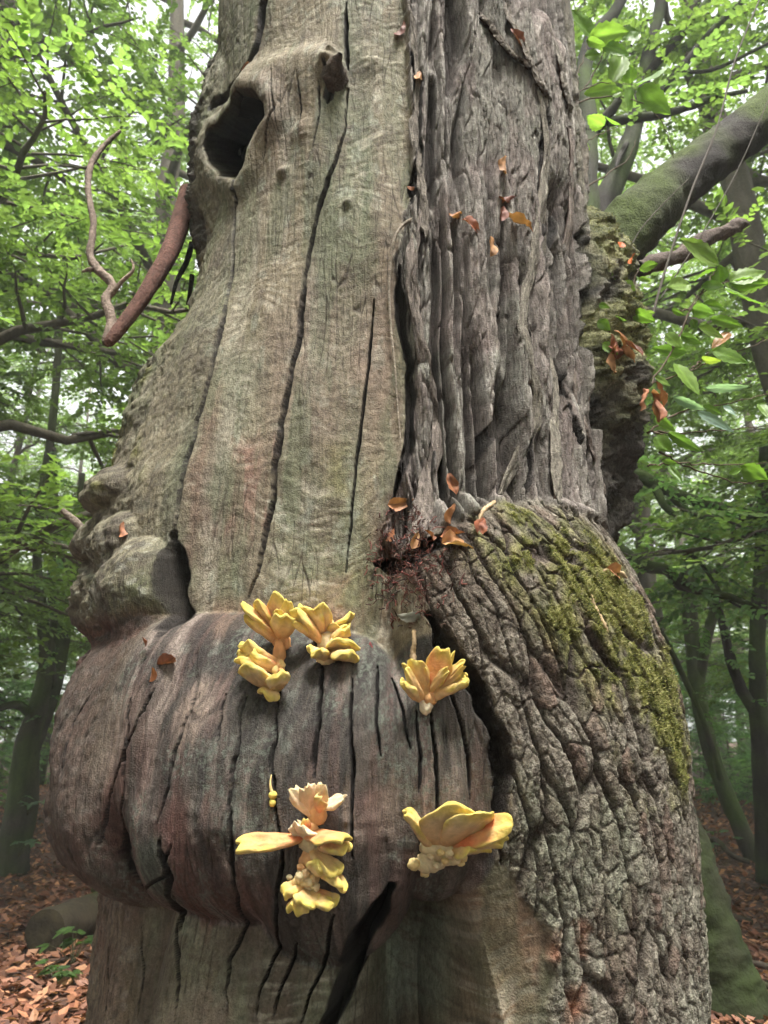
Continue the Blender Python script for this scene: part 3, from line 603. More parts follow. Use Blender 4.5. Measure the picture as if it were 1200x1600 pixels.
# fallen leaves lying loose on the floor where it can be seen
def litter():
    n = 34000; r = np.random.default_rng(21)
    side = np.where(r.random(n) < 0.5, -1, 1); d = 4.0 + 26 * r.random(n) ** 1.5; a = side * np.radians(9 + 27 * r.random(n))
    x, y = d * np.sin(a), d * np.cos(a); z = gh(x, y) + 0.012 + 0.02 * r.random(n)
    yaw = r.random(n) * 2 * PI; tx, ty = r.normal(0, .35, n), r.normal(0, .35, n); L_ = (0.035 + 0.025 * r.random(n)); W = L_ * (0.5 + 0.15 * r.random(n))
    ex = np.stack([np.cos(yaw), np.sin(yaw), tx], -1); ey = np.stack([-np.sin(yaw), np.cos(yaw), ty], -1); c = np.stack([x, y, z], -1)
    V = np.stack([c - ex * L_[:, None], c + ey * W[:, None] + [0, 0, .008], c + ex * L_[:, None], c - ey * W[:, None] + [0, 0, .010]], 1)
    pal = lin(np.array([(176, 122, 92), (140, 92, 70), (104, 68, 54), (196, 146, 112), (122, 84, 64), (160, 116, 96)])); col = pal[r.integers(0, 6, n)] * (0.5 + 0.6 * r.random(n))[:, None]
    return np_mesh('leaf_litter', V.reshape(-1, 3), np.arange(4 * n).reshape(-1, 4), np.repeat(col, 4, 0), False)
M['litter'] = leaf_mat('dry_leaf_litter', (0, 0, 0), trans=0.12, rough=0.6, use_col=True)
tag(link('leaf_litter', litter(), M['litter']), 'brown beech leaves carpeting the forest floor', 'leaf litter', kind='stuff')
# ------------------------------------------------------------------ the ancient chestnut
old = tag(empty('ancient_tree', (AX, AY, 0)), 'huge gnarled old chestnut trunk with burls, grey furrowed bark and yellow bracket fungi on it', 'tree')
def grid_part(name, mask, mat):
    """the faces of the trunk grid whose mask is set, as one part of the tree"""
    i, j = np.where(mask); j1 = (j + 1) % NT
    Q = np.stack([i * NT + j, i * NT + j1, (i + 1) * NT + j1, (i + 1) * NT + j], -1)
    u, inv = np.unique(Q, return_inverse=True); inv = inv.reshape(-1, 4)
    V = np.stack([PX.ravel()[u], PY.ravel()[u], PZ.ravel()[u]], -1)
    return link(name, np_mesh(name, V, inv, COL.reshape(-1, 3)[u], True, {'sz': np.stack([SG.ravel()[u], ZG.ravel()[u], 0 * ZG.ravel()[u]], -1)}), mat, old)
cell = lambda a: a[:-1, :]
kH = cell(hollow) > 0.5
kB = (cell(isB) > 0.5) & ~kH; kA = (cell(isA) > 0.5) & ~kH
kM = (cell(butt) > 0.4) & ~kB & ~kH; kA &= ~kM
kL = (cell(hb) > 0.045) & ~kA & ~kB & ~kM & ~kH
kF = (cell(hf) > 0.05) & (TD[:-1] < -46) & ~kL & ~kH & ~kA
kT = ~(kH | kB | kA | kL | kF | kM)
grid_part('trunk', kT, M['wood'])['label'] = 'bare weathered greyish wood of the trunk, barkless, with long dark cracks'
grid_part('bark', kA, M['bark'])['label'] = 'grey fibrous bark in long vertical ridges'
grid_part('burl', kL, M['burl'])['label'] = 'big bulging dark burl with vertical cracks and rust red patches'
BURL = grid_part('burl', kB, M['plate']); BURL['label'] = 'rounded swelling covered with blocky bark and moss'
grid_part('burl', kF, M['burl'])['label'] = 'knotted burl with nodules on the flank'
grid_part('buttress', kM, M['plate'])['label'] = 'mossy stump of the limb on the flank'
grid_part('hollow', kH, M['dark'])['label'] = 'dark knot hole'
# ------------------------------------------------------------------ bark strips, limb and dead branches of the old tree
def tree_cols(V, base, moss_c=None, moss_amt=0.0, up=None, s=1.0, seed=0):
    c = np.empty((len(V), 3)); c[:] = lin(base)
    c *= (1 + 0.28 * noise3(V[:, 0] * 14 * s, V[:, 1] * 14 * s, V[:, 2] * 9 * s, seed) + 0.2 * noise3(V[:, 0] * 45 * s, V[:, 1] * 45 * s, V[:, 2] * 30 * s, seed + 1))[:, None]
    if moss_c is not None:
        m = np.clip(moss_amt + 0.9 * noise3(V[:, 0] * 6 * s, V[:, 1] * 6 * s, V[:, 2] * 6 * s, seed + 2) + (0 if up is None else up), 0, 1); c = c + (lin(moss_c) - c) * m[:, None]
    return c
def rF_at(tdeg, z):
    """radius of the finished trunk surface"""
    j = int(np.clip(np.searchsorted(_tf, tdeg), 0, NT - 1)); i = int(np.clip(np.searchsorted(ZZ, z), 0, NZ - 1)); return float(RF[i, j])
def strip(pts, wpx, lift, th=0.012, seed=0, free=True, c=(158, 146, 134)):
    """a strand of bark that follows the trunk and stands off it"""
    q = np.array([hit(*p) for p in pts]); q = spline(q, 70); r_ = np.random.default_rng(seed); n = len(q); m = 13
    w = np.broadcast_to(np.interp(np.linspace(0, 1, n), np.linspace(0, 1, len(np.atleast_1d(wpx))), np.atleast_1d(wpx)), (n,)) * 0.0017
    V, Cc = [], []
    sm = np.array([rF_at(a, b) for a, b in q]); k = np.ones(15) / 15; smx = np.convolve(np.pad(sm, 7, 'edge'), k, 'valid')
    u = np.linspace(-1, 1, m)
    for i in range(n):
        t = i / (n - 1); fade = min(1, t * 9, (1 - t) * (40 if free else 9)); wi = w[i] * (0.35 + 0.65 * fade) * (1 + 0.12 * float(noise2(np.array(i * .23), np.array(seed * 3.1), 5)))
        lf = lift * (0.25 + 0.75 * min(1, t * 5)) * (1.0 if free else min(1, (1 - t) * 5 + .2))
        for side in (1, -1):
            prof = np.sqrt(np.clip(1 - u ** 2, 0, 1)) ** 0.7 * th * side + (0 if side > 0 else 0.0)
            ang = np.radians(q[i, 0]) + (u * wi * .5 + 0.007 * noise2(np.full(m, i * .4), u * 2, seed)) / smx[i]
            rough = 0.007 * fbm2(u * 7 + seed, np.full(m, i * .35), 3, seed) + 0.006 * fbm2(u * 20 + seed, np.full(m, i * .8), 2, seed + 3)
            rad = smx[i] + lf + prof + (rough if side > 0 else 0)
            zz = q[i, 1] + ((0.03 * noise2(u * 5, np.full(m, seed * 1.7), 9)) if (free and i > n - 3) else 0) + 0 * u
            V.append(np.stack([AX + rad * np.sin(ang), AY - rad * np.cos(ang), zz], -1))
            cc = lin(c) * 0.62 * (1 + 0.5 * fbm2(u * 8 + seed, np.full(m, i * .5), 3, seed + 5) + 0.3 * noise2(u * 20, np.full(m, i * 1.0), seed + 9))[:, None]
            Cc.append(cc if side > 0 else cc * 0 + lin((84, 62, 50)) * .62)
    V = np.array(V).reshape(n, 2, m, 3); Cc = np.array(Cc).reshape(n, 2, m, 3)
    ring = np.concatenate([V[:, 0], V[:, 1, ::-1]], 1); rc = np.concatenate([Cc[:, 0], Cc[:, 1, ::-1]], 1); M2 = 2 * m
    i, j = np.meshgrid(np.arange(n - 1), np.arange(M2), indexing='ij'); j1 = (j + 1) % M2
    F = np.stack([i * M2 + j, i * M2 + j1, (i + 1) * M2 + j1, (i + 1) * M2 + j], -1).reshape(-1, 4)
    cap = np.array([[k_, k_ + 1, M2 - 2 - k_, M2 - 1 - k_] for k_ in range(m - 1)]); F = np.concatenate([F, cap, cap[:, ::-1] + (n - 1) * M2])
    o = link('bark_strip', np_mesh('bark_strip', ring.reshape(-1, 3), F, np.clip(rc.reshape(-1, 3), .003, .6)), M['bark'], old); return o
STR = [([(634, 3), (652, 110), (646, 210), (655, 300), (662, 380)], (12, 18, 14), .014, True, (166, 156, 144)),
       ([(655, 330), (641, 420), (645, 500), (668, 600), (682, 660), (670, 750), (660, 828)], (14, 20, 30, 34, 30), .012, True, (160, 148, 138)),
       ([(742, 30), (765, 70), (790, 105), (806, 122)], (16, 26, 22), .018, True, (156, 146, 134)),
       ([(815, 120), (838, 240), (828, 330), (822, 420), (800, 500), (806, 560), (828, 640), (815, 700), (786, 770)], (18, 26, 24, 22, 26, 30), .014, False, (168, 160, 146)),
       ([(838, 300), (846, 420), (853, 520), (860, 600), (852, 690), (868, 790)], (22, 26, 24, 26), .016, False, (172, 164, 150)),
       ([(868, 210), (878, 330), (884, 450), (892, 560), (905, 660), (922, 740), (945, 830)], (20, 24, 22, 26, 30), .016, False, (176, 162, 152)),
       ([(790, 5), (800, 80), (822, 150), (840, 170)], (22, 26, 20), .012, False, (158, 148, 136)),
       ([(845, 20), (852, 120), (872, 190), (896, 240)], (18, 22, 18), .014, False, (164, 156, 144))]
for k, (p, w_, lf, fr, c_) in enumerate(STR): strip(p, w_, lf * .8, .008, 300 + k, fr, c_)

M['limb'] = surface_mat('limb_bark', 0.9, None, (60, 60, 60), 0.8, 0.008, 120.0, var=0.45)
def limb_part(name, ctrl, n, rough, base, seed, mat, moss=None, amt=0.0, parent=old, sides=20, label=None, s=1.0):
    """ctrl rows: px, py, Y, diameter in pixels of the photograph"""
    W = []
    for px, py, Y, d in ctrl:
        p = at(px, py, Y); dep = (p[1] * CP + (p[2] - CAMH) * SP); W.append([*p, d * .5 * dep / FPX])
    q = spline(np.array(W), n); V, F = tube_geo(q[:, :3], np.maximum(q[:, 3], .0012), sides, seed, rough)
    cen = np.repeat(q[:, :3], sides, 0); up = np.zeros(len(V)); up[:len(cen)] = (V[:len(cen), 2] - cen[:, 2]) / (np.repeat(q[:, 3], sides) + 1e-6) * 0.55
    o = link(name, np_mesh(name, V, F, np.clip(tree_cols(V, base, moss, amt, up, s, seed) * .75, .003, .6)), mat, parent)
    if label: o['label'] = label
    return o
LIMB = limb_part('limb', [(925, 430, 2.95, 80), (982, 358, 2.98, 94), (1040, 305, 3.05, 82), (1110, 248, 3.15, 74), (1200, 178, 3.3, 72), (1330, 70, 3.5, 82), (1480, -80, 3.8, 84), (1640, -220, 4.2, 60)], 150, .10, (62, 58, 55), 5, M['limb'], (76, 88, 44), .22, sides=44, label='thick mossy limb rising from the flank')
limb_part('dead_stub', [(1000, 422, 2.9, 26), (1030, 408, 2.92, 27), (1058, 402, 2.95, 22), (1085, 386, 2.97, 27), (1105, 372, 2.98, 23), (1135, 362, 3.0, 20), (1152, 352, 3.01, 22), (1168, 350, 3.02, 8)], 40, .26, (108, 96, 90), 6, M['limb'], s=2.0)
DB = limb_part('dead_branch', [(296, 300, 2.66, 30), (283, 345, 2.6, 30), (262, 400, 2.52, 28), (225, 462, 2.46, 24), (190, 510, 2.42, 21), (172, 532, 2.40, 17), (165, 540, 2.40, 8)], 90, .07, (104, 74, 64), 7, M['limb'], sides=26, label='reddish barkless broken branch hanging down', s=2.0)
limb_part('twig', [(168, 537, 2.42, 18), (174, 500, 2.43, 17), (166, 468, 2.44, 15), (176, 446, 2.45, 15), (152, 420, 2.46, 15), (141, 396, 2.47, 11), (146, 350, 2.48, 11), (138, 300, 2.5, 10), (141, 262, 2.52, 10), (160, 230, 2.54, 8), (188, 204, 2.56, 5)], 110, .28, (136, 120, 108), 8, M['limb'], sides=10, s=3.0, parent=DB)
limb_part('twig', [(172, 462, 2.44, 9), (190, 440, 2.43, 7), (208, 422, 2.42, 5), (205, 405, 2.42, 2)], 20, .14, (150, 132, 116), 9, M['limb'], sides=8, s=3.0, parent=DB)
limb_part('twig', [(153, 421, 2.46, 9), (140, 421, 2.46, 7), (128, 425, 2.46, 3)], 10, .14, (130, 112, 100), 10, M['limb'], sides=8, parent=DB)
limb_part('twig', [(300, 380, 2.7, 9), (291, 410, 2.68, 9), (276, 440, 2.66, 7), (267, 475, 2.65, 4)], 20, .1, (44, 40, 38), 11, M['limb'], sides=8)
limb_part('twig', [(300, 430, 2.7, 8), (297, 455, 2.7, 7), (292, 476, 2.7, 3)], 12, .1, (50, 44, 40), 14, M['limb'], sides=8)
limb_part('broken_stick', [(140, 838, 2.75, 11), (118, 815, 2.74, 12), (97, 797, 2.73, 9)], 14, .12, (142, 128, 116), 12, M['limb'], sides=8)
limb_part('snag', [tuple([522, 132, hit3(522, 132)[1] + .02, 42]), tuple([522, 112, hit3(522, 112)[1] - .02, 38]), tuple([526, 96, hit3(526, 96)[1] - .05, 22]), tuple([532, 84, hit3(532, 84)[1] - .07, 7])], 20, .22, (96, 84, 74), 13, M['limb'], sides=12, s=2.0)
# furry moss over the cushions: very short upright leaflets
def moss_fur():
    r = np.random.default_rng(31); mm = (moss > 0.8) & (TD < 100) & (TD > -95); i, j = np.where(mm); n = min(16000, len(i)); k = r.choice(len(i), n, replace=False); i, j = i[k], j[k]
    p = np.stack([PX[i, j], PY[i, j], PZ[i, j]], -1) + r.normal(0, .0012, (n, 3)); nr = np.stack([np.sin(TG[i, j]), -np.cos(TG[i, j]), 0.35 + 0 * ZG[i, j]], -1); nr += r.normal(0, .5, (n, 3)); nr /= np.linalg.norm(nr, axis=1)[:, None]
    sd = np.cross(nr, r.normal(0, 1, (n, 3))); sd /= np.linalg.norm(sd, axis=1)[:, None]; L_ = (0.004 + 0.006 * r.random(n))[:, None]
    V = np.stack([p - sd * .0013, p + sd * .0013, p + nr * L_], 1); col = lin(np.array([(136, 138, 72), (164, 162, 98), (112, 120, 62), (180, 174, 118)]))[r.integers(0, 4, n)] * .9
    o = link('moss', np_mesh('moss', V.reshape(-1, 3), np.arange(3 * n).reshape(-1, 3), np.repeat(col, 3, 0), False), M['litter'], BURL); o['kind'] = 'stuff'; o['label'] = 'short yellow green moss on the barked swelling and limb stump'
moss_fur()
def root_thread():
    P = spline(np.array([hit3(px, py, .03 if py < 400 else .012) for px, py in [(646, 352), (628, 362), (614, 392), (608, 450), (611, 520), (617, 580), (621, 640), (626, 694)]]), 60); V, F = tube_geo(P, np.linspace(.0058, .0018, 60), 8, 3, .15)
    link('root_thread', np_mesh('root_thread', V, F, np.clip(tree_cols(V, (166, 154, 138), s=3.0) * .75, .003, .6)), M['limb'], old)
root_thread()
# ------------------------------------------------------------------ the wood behind: trees with leafy sprays
M['fbark'] = surface_mat('grey_mossy_bark', 0.9, None, (9, 9, 3), 0.6, 0.02, 40.0, var=0.4)
M['leaf'] = leaf_mat('beech_leaves', (0, 0, 0), trans=0.5, rough=0.45, use_col=True)
def spray_template(r, nl=15, ln=0.55, leaf=0.085):
    """a flat twig with alternate leaves: leaf vertices, six to a leaf"""
    V = []
    for k in range(nl):
        t = (k + 0.6) / nl; sgn = 1 if k % 2 else -1
        base = np.array([ln * t, 0, -0.06 * t * t]) + r.normal(0, .006, 3)
        a = sgn * (R(52) - 0.5 * t + r.normal(0, .2)) if k < nl - 1 else 0
        L_ = leaf * (0.8 + 0.4 * r.random()) * (1.0 - 0.25 * abs(t - 0.55)); W = L_ * (0.29 + 0.05 * r.random())
        ex = np.array([math.cos(a), math.sin(a), r.normal(-.15, .18)]); ex /= np.linalg.norm(ex); ey = np.array([-math.sin(a), math.cos(a), r.normal(0, .25)]); ey /= np.linalg.norm(ey); ez = np.cross(ex, ey)
        f = 0.25 * W
        V += [base, base + ex * L_ * .32 + ey * W + ez * f, base + ex * L_ * .72 + ey * W * .8 + ez * f, base + ex * L_ - ez * f * .6, base + ex * L_ * .72 - ey * W * .8 + ez * f, base + ex * L_ * .32 - ey * W + ez * f]
    return np.array(V)
_TR = np.random.default_rng(5); SPR = [spray_template(_TR, int(_TR.integers(12, 18))) for _ in range(8)]
def sprays_geo(r, pos, dirs, scale, pal, droop=0.1):
    """place sprays; returns leaf V, F, C"""
    n = len(pos); VV, CC = [], []
    which = r.integers(0, len(SPR), n)
    for w_ in range(len(SPR)):
        k = np.where(which == w_)[0]
        if not len(k): continue
        T = SPR[w_]; yaw = np.arctan2(dirs[k, 1], dirs[k, 0]) + r.normal(0, .55, len(k)); pit = r.normal(-droop, .22, len(k)); rol = r.normal(0, .30, len(k)); sc = scale * (0.75 + 0.5 * r.random(len(k)))
        ex = np.stack([np.cos(yaw) * np.cos(pit), np.sin(yaw) * np.cos(pit), np.sin(pit)], -1)
        ey0 = np.stack([-np.sin(yaw), np.cos(yaw), 0 * yaw], -1); ez0 = np.cross(ex, ey0)
        ey = ey0 * np.cos(rol)[:, None] + ez0 * np.sin(rol)[:, None]; ez = np.cross(ex, ey)
        V = pos[k][:, None] + sc[:, None, None] * (T[None, :, :1] * ex[:, None] + T[None, :, 1:2] * ey[:, None] + T[None, :, 2:] * ez[:, None])
        nl = len(T) // 6; tone = (0.75 + 0.5 * r.random((len(k), 1, 1))) * (0.8 + 0.4 * r.random((len(k), nl, 1))); c = pal[r.integers(0, len(pal), len(k))][:, None, :] * tone
        VV.append(V.reshape(-1, 3)); CC.append(np.repeat(c.reshape(-1, 3), 6, 0))
    V = np.concatenate(VV); Cc = np.concatenate(CC); n = len(V) // 6; b = np.arange(n)[:, None] * 6
    F = np.concatenate([b + [0, 1, 2, 3], b + [3, 4, 5, 0]], 0)
    return V, F, Cc
PAL_G = lin(np.array([(108, 130, 72), (96, 118, 64), (120, 142, 82), (90, 108, 64), (112, 136, 84)]))
PAL_D = lin(np.array([(100, 134, 84), (90, 122, 78), (114, 146, 98), (80, 108, 70)]))
def bark_cols(V, z0, mossy, r):
    c = np.empty((len(V), 3)); c[:] = lin((84, 78, 68)); m = np.clip(mossy - (V[:, 2] - z0) * 0.25 + 0.4 * noise3(V[:, 0] * 3, V[:, 1] * 3, V[:, 2] * 2, 5), 0, 1)
    return c + (lin((72, 88, 42)) - c) * m[:, None]
def grow(seed, H, base, spread, rad, boughs, pal=PAL_G, sc=1.0, per=1.0, mossy=0.55, lean=(0, 0), up=0.35):
    """a tree standing at the origin: (wood mesh, branch mesh, leaf mesh)"""
    r = np.random.default_rng(seed); wood, br = NB(), NB()
    t = np.linspace(0, 1, 16); bx = np.cumsum(r.normal(0, .05, 16)) * H / 12; by = np.cumsum(r.normal(0, .05, 16)) * H / 12
    P = np.stack([bx - bx[0] + lean[0] * t * H, by - by[0] + lean[1] * t * H, t * H - 0.15], -1)
    rr = rad * (1 - 0.85 * t) * (1 + 0.55 * np.exp(-t * H / 0.35))
    V, F = tube_geo(P, rr, 14, seed, 0.10); wood.add(V, F, bark_cols(V, 0, mossy, r))
    sp, sd = [], []
    for k in range(boughs):
        h = base + (0.98 - base) * ((k + r.random() * .8) / boughs); i = h * 15; i0 = int(min(i, 14)); p0 = P[i0] + (P[i0 + 1] - P[i0]) * (i - i0)
        az = k * 2.4 + r.normal(0, .5); ln = spread * (0.55 + 0.45 * r.random()) * (1.12 - 0.75 * ((h - base) / (1 - base)) ** 1.3); d = np.array([math.cos(az), math.sin(az), up + r.normal(0, .15)])
        m = 9; q = np.linspace(0, 1, m); wob = np.cumsum(r.normal(0, .05, (m, 3)), 0) * ln * .35
        B = p0 + ln * (q[:, None] * d) + np.stack([0 * q, 0 * q, -0.28 * ln * q ** 2], -1) + wob - wob[0]
        rb = max(0.012, rad * 0.34 * (1 - h * .6)) * (1 - 0.88 * q) + 0.004
        V, F = tube_geo(B, rb, 6, seed + k, 0.1); br.add(V, F, bark_cols(V, 0, mossy * .7, r))
        ns = int(3 + 3.2 * ln)
        for s_ in range(ns):
            u = 0.22 + 0.76 * (s_ + r.random()) / ns; ii = u * (m - 1); i0 = int(min(ii, m - 2)); b0 = B[i0] + (B[i0 + 1] - B[i0]) * (ii - i0); az2 = az + (1 if s_ % 2 else -1) * (0.9 + r.normal(0, .25)); l2 = ln * 0.42 * (1.15 - u) + 0.35
            d2 = np.array([math.cos(az2), math.sin(az2), 0.05 + r.normal(0, .15)]); q2 = np.linspace(0, 1, 5); B2 = b0 + l2 * q2[:, None] * d2 + np.stack([0 * q2, 0 * q2, -0.12 * l2 * q2 ** 2], -1) + np.cumsum(r.normal(0, .02, (5, 3)), 0) * l2
            V, F = tube_geo(B2, np.linspace(max(.006, rb[i0] * .5), .003, 5), 4, 0, 0, False); br.add(V, F, bark_cols(V, 0, .2, r))
            n3 = max(2, int((2 + l2 * 5.5) * per))
            v = r.random(n3) * 0.9 + 0.1; pts = np.stack([np.interp(v * 4, np.arange(5), B2[:, c_]) for c_ in range(3)], -1); sp.append(pts + r.normal(0, .04, (n3, 3)))
            sg = np.where(r.random(n3) < .5, -1, 1) * 0.8; sd.append(np.stack([np.cos(az2 + sg), np.sin(az2 + sg), 0 * sg], -1))
    V, F, Cc = sprays_geo(r, np.concatenate(sp), np.concatenate(sd), sc, pal)
    return wood.mesh('trunk'), br.mesh('branches'), np_mesh('foliage', V, F, Cc, False)
KIND = {'tall': [grow(101, 15, .16, 4.6, .22, 26, per=.9), grow(102, 13, .12, 4.2, .17, 26, per=.9), grow(103, 17, .22, 5.2, .26, 26, per=.9)],
        'sapling': [grow(111, 4.2, .10, 1.7, .045, 16, PAL_D, .9, 1.2, .2), grow(112, 3.2, .06, 1.6, .04, 14, PAL_D, .85, 1.2, .2)]}
def plant(name, label, cat, group, kind, v, x, y, s=1.0, rz=0.0):
    """one tree: an Empty at its foot with trunk, branches and foliage as parts (mesh data shared between alike trees)"""
    o = tag(empty(name, (x, y, float(gh(x, y)) - 0.03)), label, cat, group); o.rotation_euler = (0, 0, rz); o.scale = (s, s, s)
    for nm, me, mt in zip(('trunk', 'branches', 'foliage'), KIND[kind][v], (M['fbark'], M['fbark'], M['leaf'])):
        if not me.materials: me.materials.append(mt)
        c = bpy.data.objects.new(nm, me); C.objects.link(c); c.parent = o
    return o
_fr = random.Random(3)
def polar(az, d): return d * math.sin(R(az)), d * math.cos(R(az))
NEAR = [(-33, 7.5), (-44, 9.5), (-17.2, 9.6), (-36, 14), (-28, 18), (-19, 17), (-14, 23), (-24, 26), (32, 8.5), (43, 9), (34, 15), (20, 18), (28, 21), (15, 25), (23, 28), (-55, 8), (56, 8), (-3, 12), (6, 17), (-9, 15), (11, 14), (1, 24), (-8, 28), (9, 30), (95, 6.5), (118, 7), (140, 7.5), (163, 8), (-173, 7), (-150, 7.5), (-128, 7), (-106, 7), (-84, 7), (76, 7.5)]  # the close ring behind the camera is unseen, added to cut side light
for i, (az, d) in enumerate(NEAR):
    x, y = polar(az, d)
    plant('beech_tree', 'tall green beech tree with spreading leafy boughs in the wood around the old trunk', 'tree', 'beech trees in the wood behind', 'tall', i % 3, x, y, 0.9 + .25 * _fr.random(), _fr.random() * 6.28)
FAR = [(az + _fr.uniform(-2, 2), d + _fr.uniform(-3, 3)) for d in (36, 46, 58) for az in np.arange(-34, 36, 6.5 if d < 50 else 5)]
for i, (az, d) in enumerate(FAR):
    x, y = polar(az, d)
    plant('distant_tree', 'distant hazy beech tree standing deep in the wood', 'tree', 'distant trees', 'tall', (i + 1) % 3, x, y, 0.95 + .35 * _fr.random(), _fr.random() * 6.28)
SAP = [(-18.5, 21), (-23, 26), (-31, 17), (-20, 29), (-26, 30), (-16, 27), (-28, 24), (20.5, 22), (24, 26), (30, 18), (18.5, 26), (28, 22), (22, 31), (26.5, 29), (17, 19)]
for i, (az, d) in enumerate(SAP):
    x, y = polar(az, d)
    plant('beech_sapling', 'dark green beech sapling of the understorey among taller trees', 'sapling', 'understorey saplings', 'sapling', i % 2, x, y, 0.9 + .6 * _fr.random(), _fr.random() * 6.28)
print('forest', round(time.time() - T0, 1))
# ------------------------------------------------------------------ yellow bracket fungi
def fungus_mat():
    m, t, b = mat_new('bracket_fungus_flesh'); L = t.links.new
    c = N_(t, 'ShaderNodeAttribute', attribute_name='Col'); n = N_(t, 'ShaderNodeTexNoise'); n.inputs['Scale'].default_value = 90; n.inputs['Detail'].default_value = 5
    co = N_(t, 'ShaderNodeTexCoord'); L(co.outputs['Object'], n.inputs['Vector'])
    mr = N_(t, 'ShaderNodeMapRange'); mr.inputs['To Min'].default_value = 0.72; mr.inputs['To Max'].default_value = 1.2; L(n.outputs['Fac'], mr.inputs['Value'])
    v = N_(t, 'ShaderNodeVectorMath', operation='SCALE'); L(c.outputs['Color'], v.inputs[0]); L(mr.outputs[0], v.inputs['Scale']); L(v.outputs[0], b.inputs['Base Color'])
    b.inputs['Roughness'].default_value = 0.85; b.inputs['Specular IOR Level'].default_value = 0.12
    b.inputs['Subsurface Weight'].default_value = 0.25; b.inputs['Subsurface Radius'].default_value = (1.0, 0.5, 0.2); b.inputs['Subsurface Scale'].default_value = 0.006
    bp = N_(t, 'ShaderNodeBump'); bp.inputs['Strength'].default_value = 0.6; bp.inputs['Distance'].default_value = 0.005; L(n.outputs['Fac'], bp.inputs['Height']); L(bp.outputs[0], b.inputs['Normal'])
    return m
M['fungus'] = fungus_mat()
CAM_R = np.array([1., 0, 0]); CAM_U = np.array([0, -SP, CP])
FC = {k: lin(v) * 0.84 for k, v in dict(rim=(230, 208, 108), rim2=(236, 208, 146), top=(236, 170, 118), hot=(236, 136, 90), under=(234, 214, 170), flesh=(232, 200, 150), pale=(238, 222, 192), tan=(234, 180, 126)).items()}
def shelf_geo(base, tip, wpx, ps, nrm, th=0.014, curl=0.0, wave=0.26, seed=0, warm=0.6, old_=0.0, base_w=0.5):
    """a swollen tongue-shaped lobe: narrow at its base, widening to a thick rounded rim"""
    d = tip - base; L = np.linalg.norm(d); d = d / L; w = wpx * ps * 0.58; n = nrm - d * (nrm @ d); n /= np.linalg.norm(n); sdv = np.cross(n, d); r = np.random.default_rng(seed)
    nt, npn = 22, 30; t = np.linspace(0.0, PI, nt); ph = np.linspace(0, 2 * PI, npn, endpoint=False); T_, P_ = np.meshgrid(t, ph, indexing='ij')
    s = 0.5 - 0.5 * np.cos(T_); cx, sy = np.cos(P_), np.sin(P_)
    prof = np.sin(T_) ** 0.62; pear = base_w + (1 - base_w) * np.clip(s * 1.5, 0, 1) ** 1.2
    X = w * prof * pear * np.sign(cx) * np.abs(cx) ** 0.85; u = X / w
    scal = 1 + s * (0.035 * np.sin(u * 7 + r.random() * 6) + 0.06 * noise2(u * 1.8 + seed * .61, 0 * u, 7) + old_ * 0.13 * noise2(u * 6 + seed, 0 * u, 8))
    A_ = L * s * scal * (1 - 0.10 * s * u ** 2)
    tz = th * (1.05 - 0.25 * s) * np.sin(T_) ** 0.45 * sy * (1 + 0.22 * noise2(u * 3 + seed, s * 3, 21))
    groove = -0.35 * th * np.exp(-((u - 0.5 * (r.random() - .5)) / 0.16) ** 2) * np.clip(s * 1.3, 0, 1) * (r.random() < .55) * (1 + np.sign(sy)) * .5
    Z = tz + groove + curl * L * s ** 2 + wave * w * s * np.sin(u * 2.4 + r.random() * 6) + 0.7 * th * noise2(u * 1.7 + seed * .37, s * 1.6, 19) * s + 0.30 * th * np.sin(u * 8 + seed) * s ** 3 + 0.12 * th * noise2(u * 8 + seed, s * 9 + sy, 9)
    V = base + A_[..., None] * d + X[..., None] * sdv + Z[..., None] * n
    edge = np.clip(np.maximum((s - 0.72) / 0.28, (np.abs(u) - 0.72) / 0.28 * np.clip(s * 1.6, 0, 1)), 0, 1)[..., None]; up = np.clip(sy * 2 + .3, 0, 1)[..., None]
    m1 = np.clip(0.2 + warm * (1.25 - s) * 1.3 + 0.5 * warm * noise2(u * 4 + seed, s * 4, 13), 0, 1)[..., None]; hot = np.clip(1.4 * noise2(u * 3 + seed, s * 3, 15), 0, 1)[..., None] * min(1, warm)
    top = FC['rim2'] + (FC['top'] - FC['rim2']) * m1; top = top + (FC['hot'] - top) * hot * m1
    bot = FC['under'] + (FC['tan'] - FC['under']) * np.clip((0.85 - s) * 1.6, 0, 1)[..., None] * (0.55 + 0.45 * min(1, warm))
    c = bot + (top - bot) * up; c = c + (FC['rim'] - c) * np.clip(edge * 1.2, 0, 1) * (1 - old_) * .9; c = c + (FC['pale'] - c) * old_ * .8; c = c * (0.95 + 0.12 * noise2(u * 7 + seed, s * 7, 17))[..., None]
    i, j = np.meshgrid(np.arange(nt - 1), np.arange(npn), indexing='ij'); j1 = (j + 1) % npn
    return V.reshape(-1, 3), np.stack([i * npn + j, (i + 1) * npn + j, (i + 1) * npn + j1, i * npn + j1], -1).reshape(-1, 4), c.reshape(-1, 3)
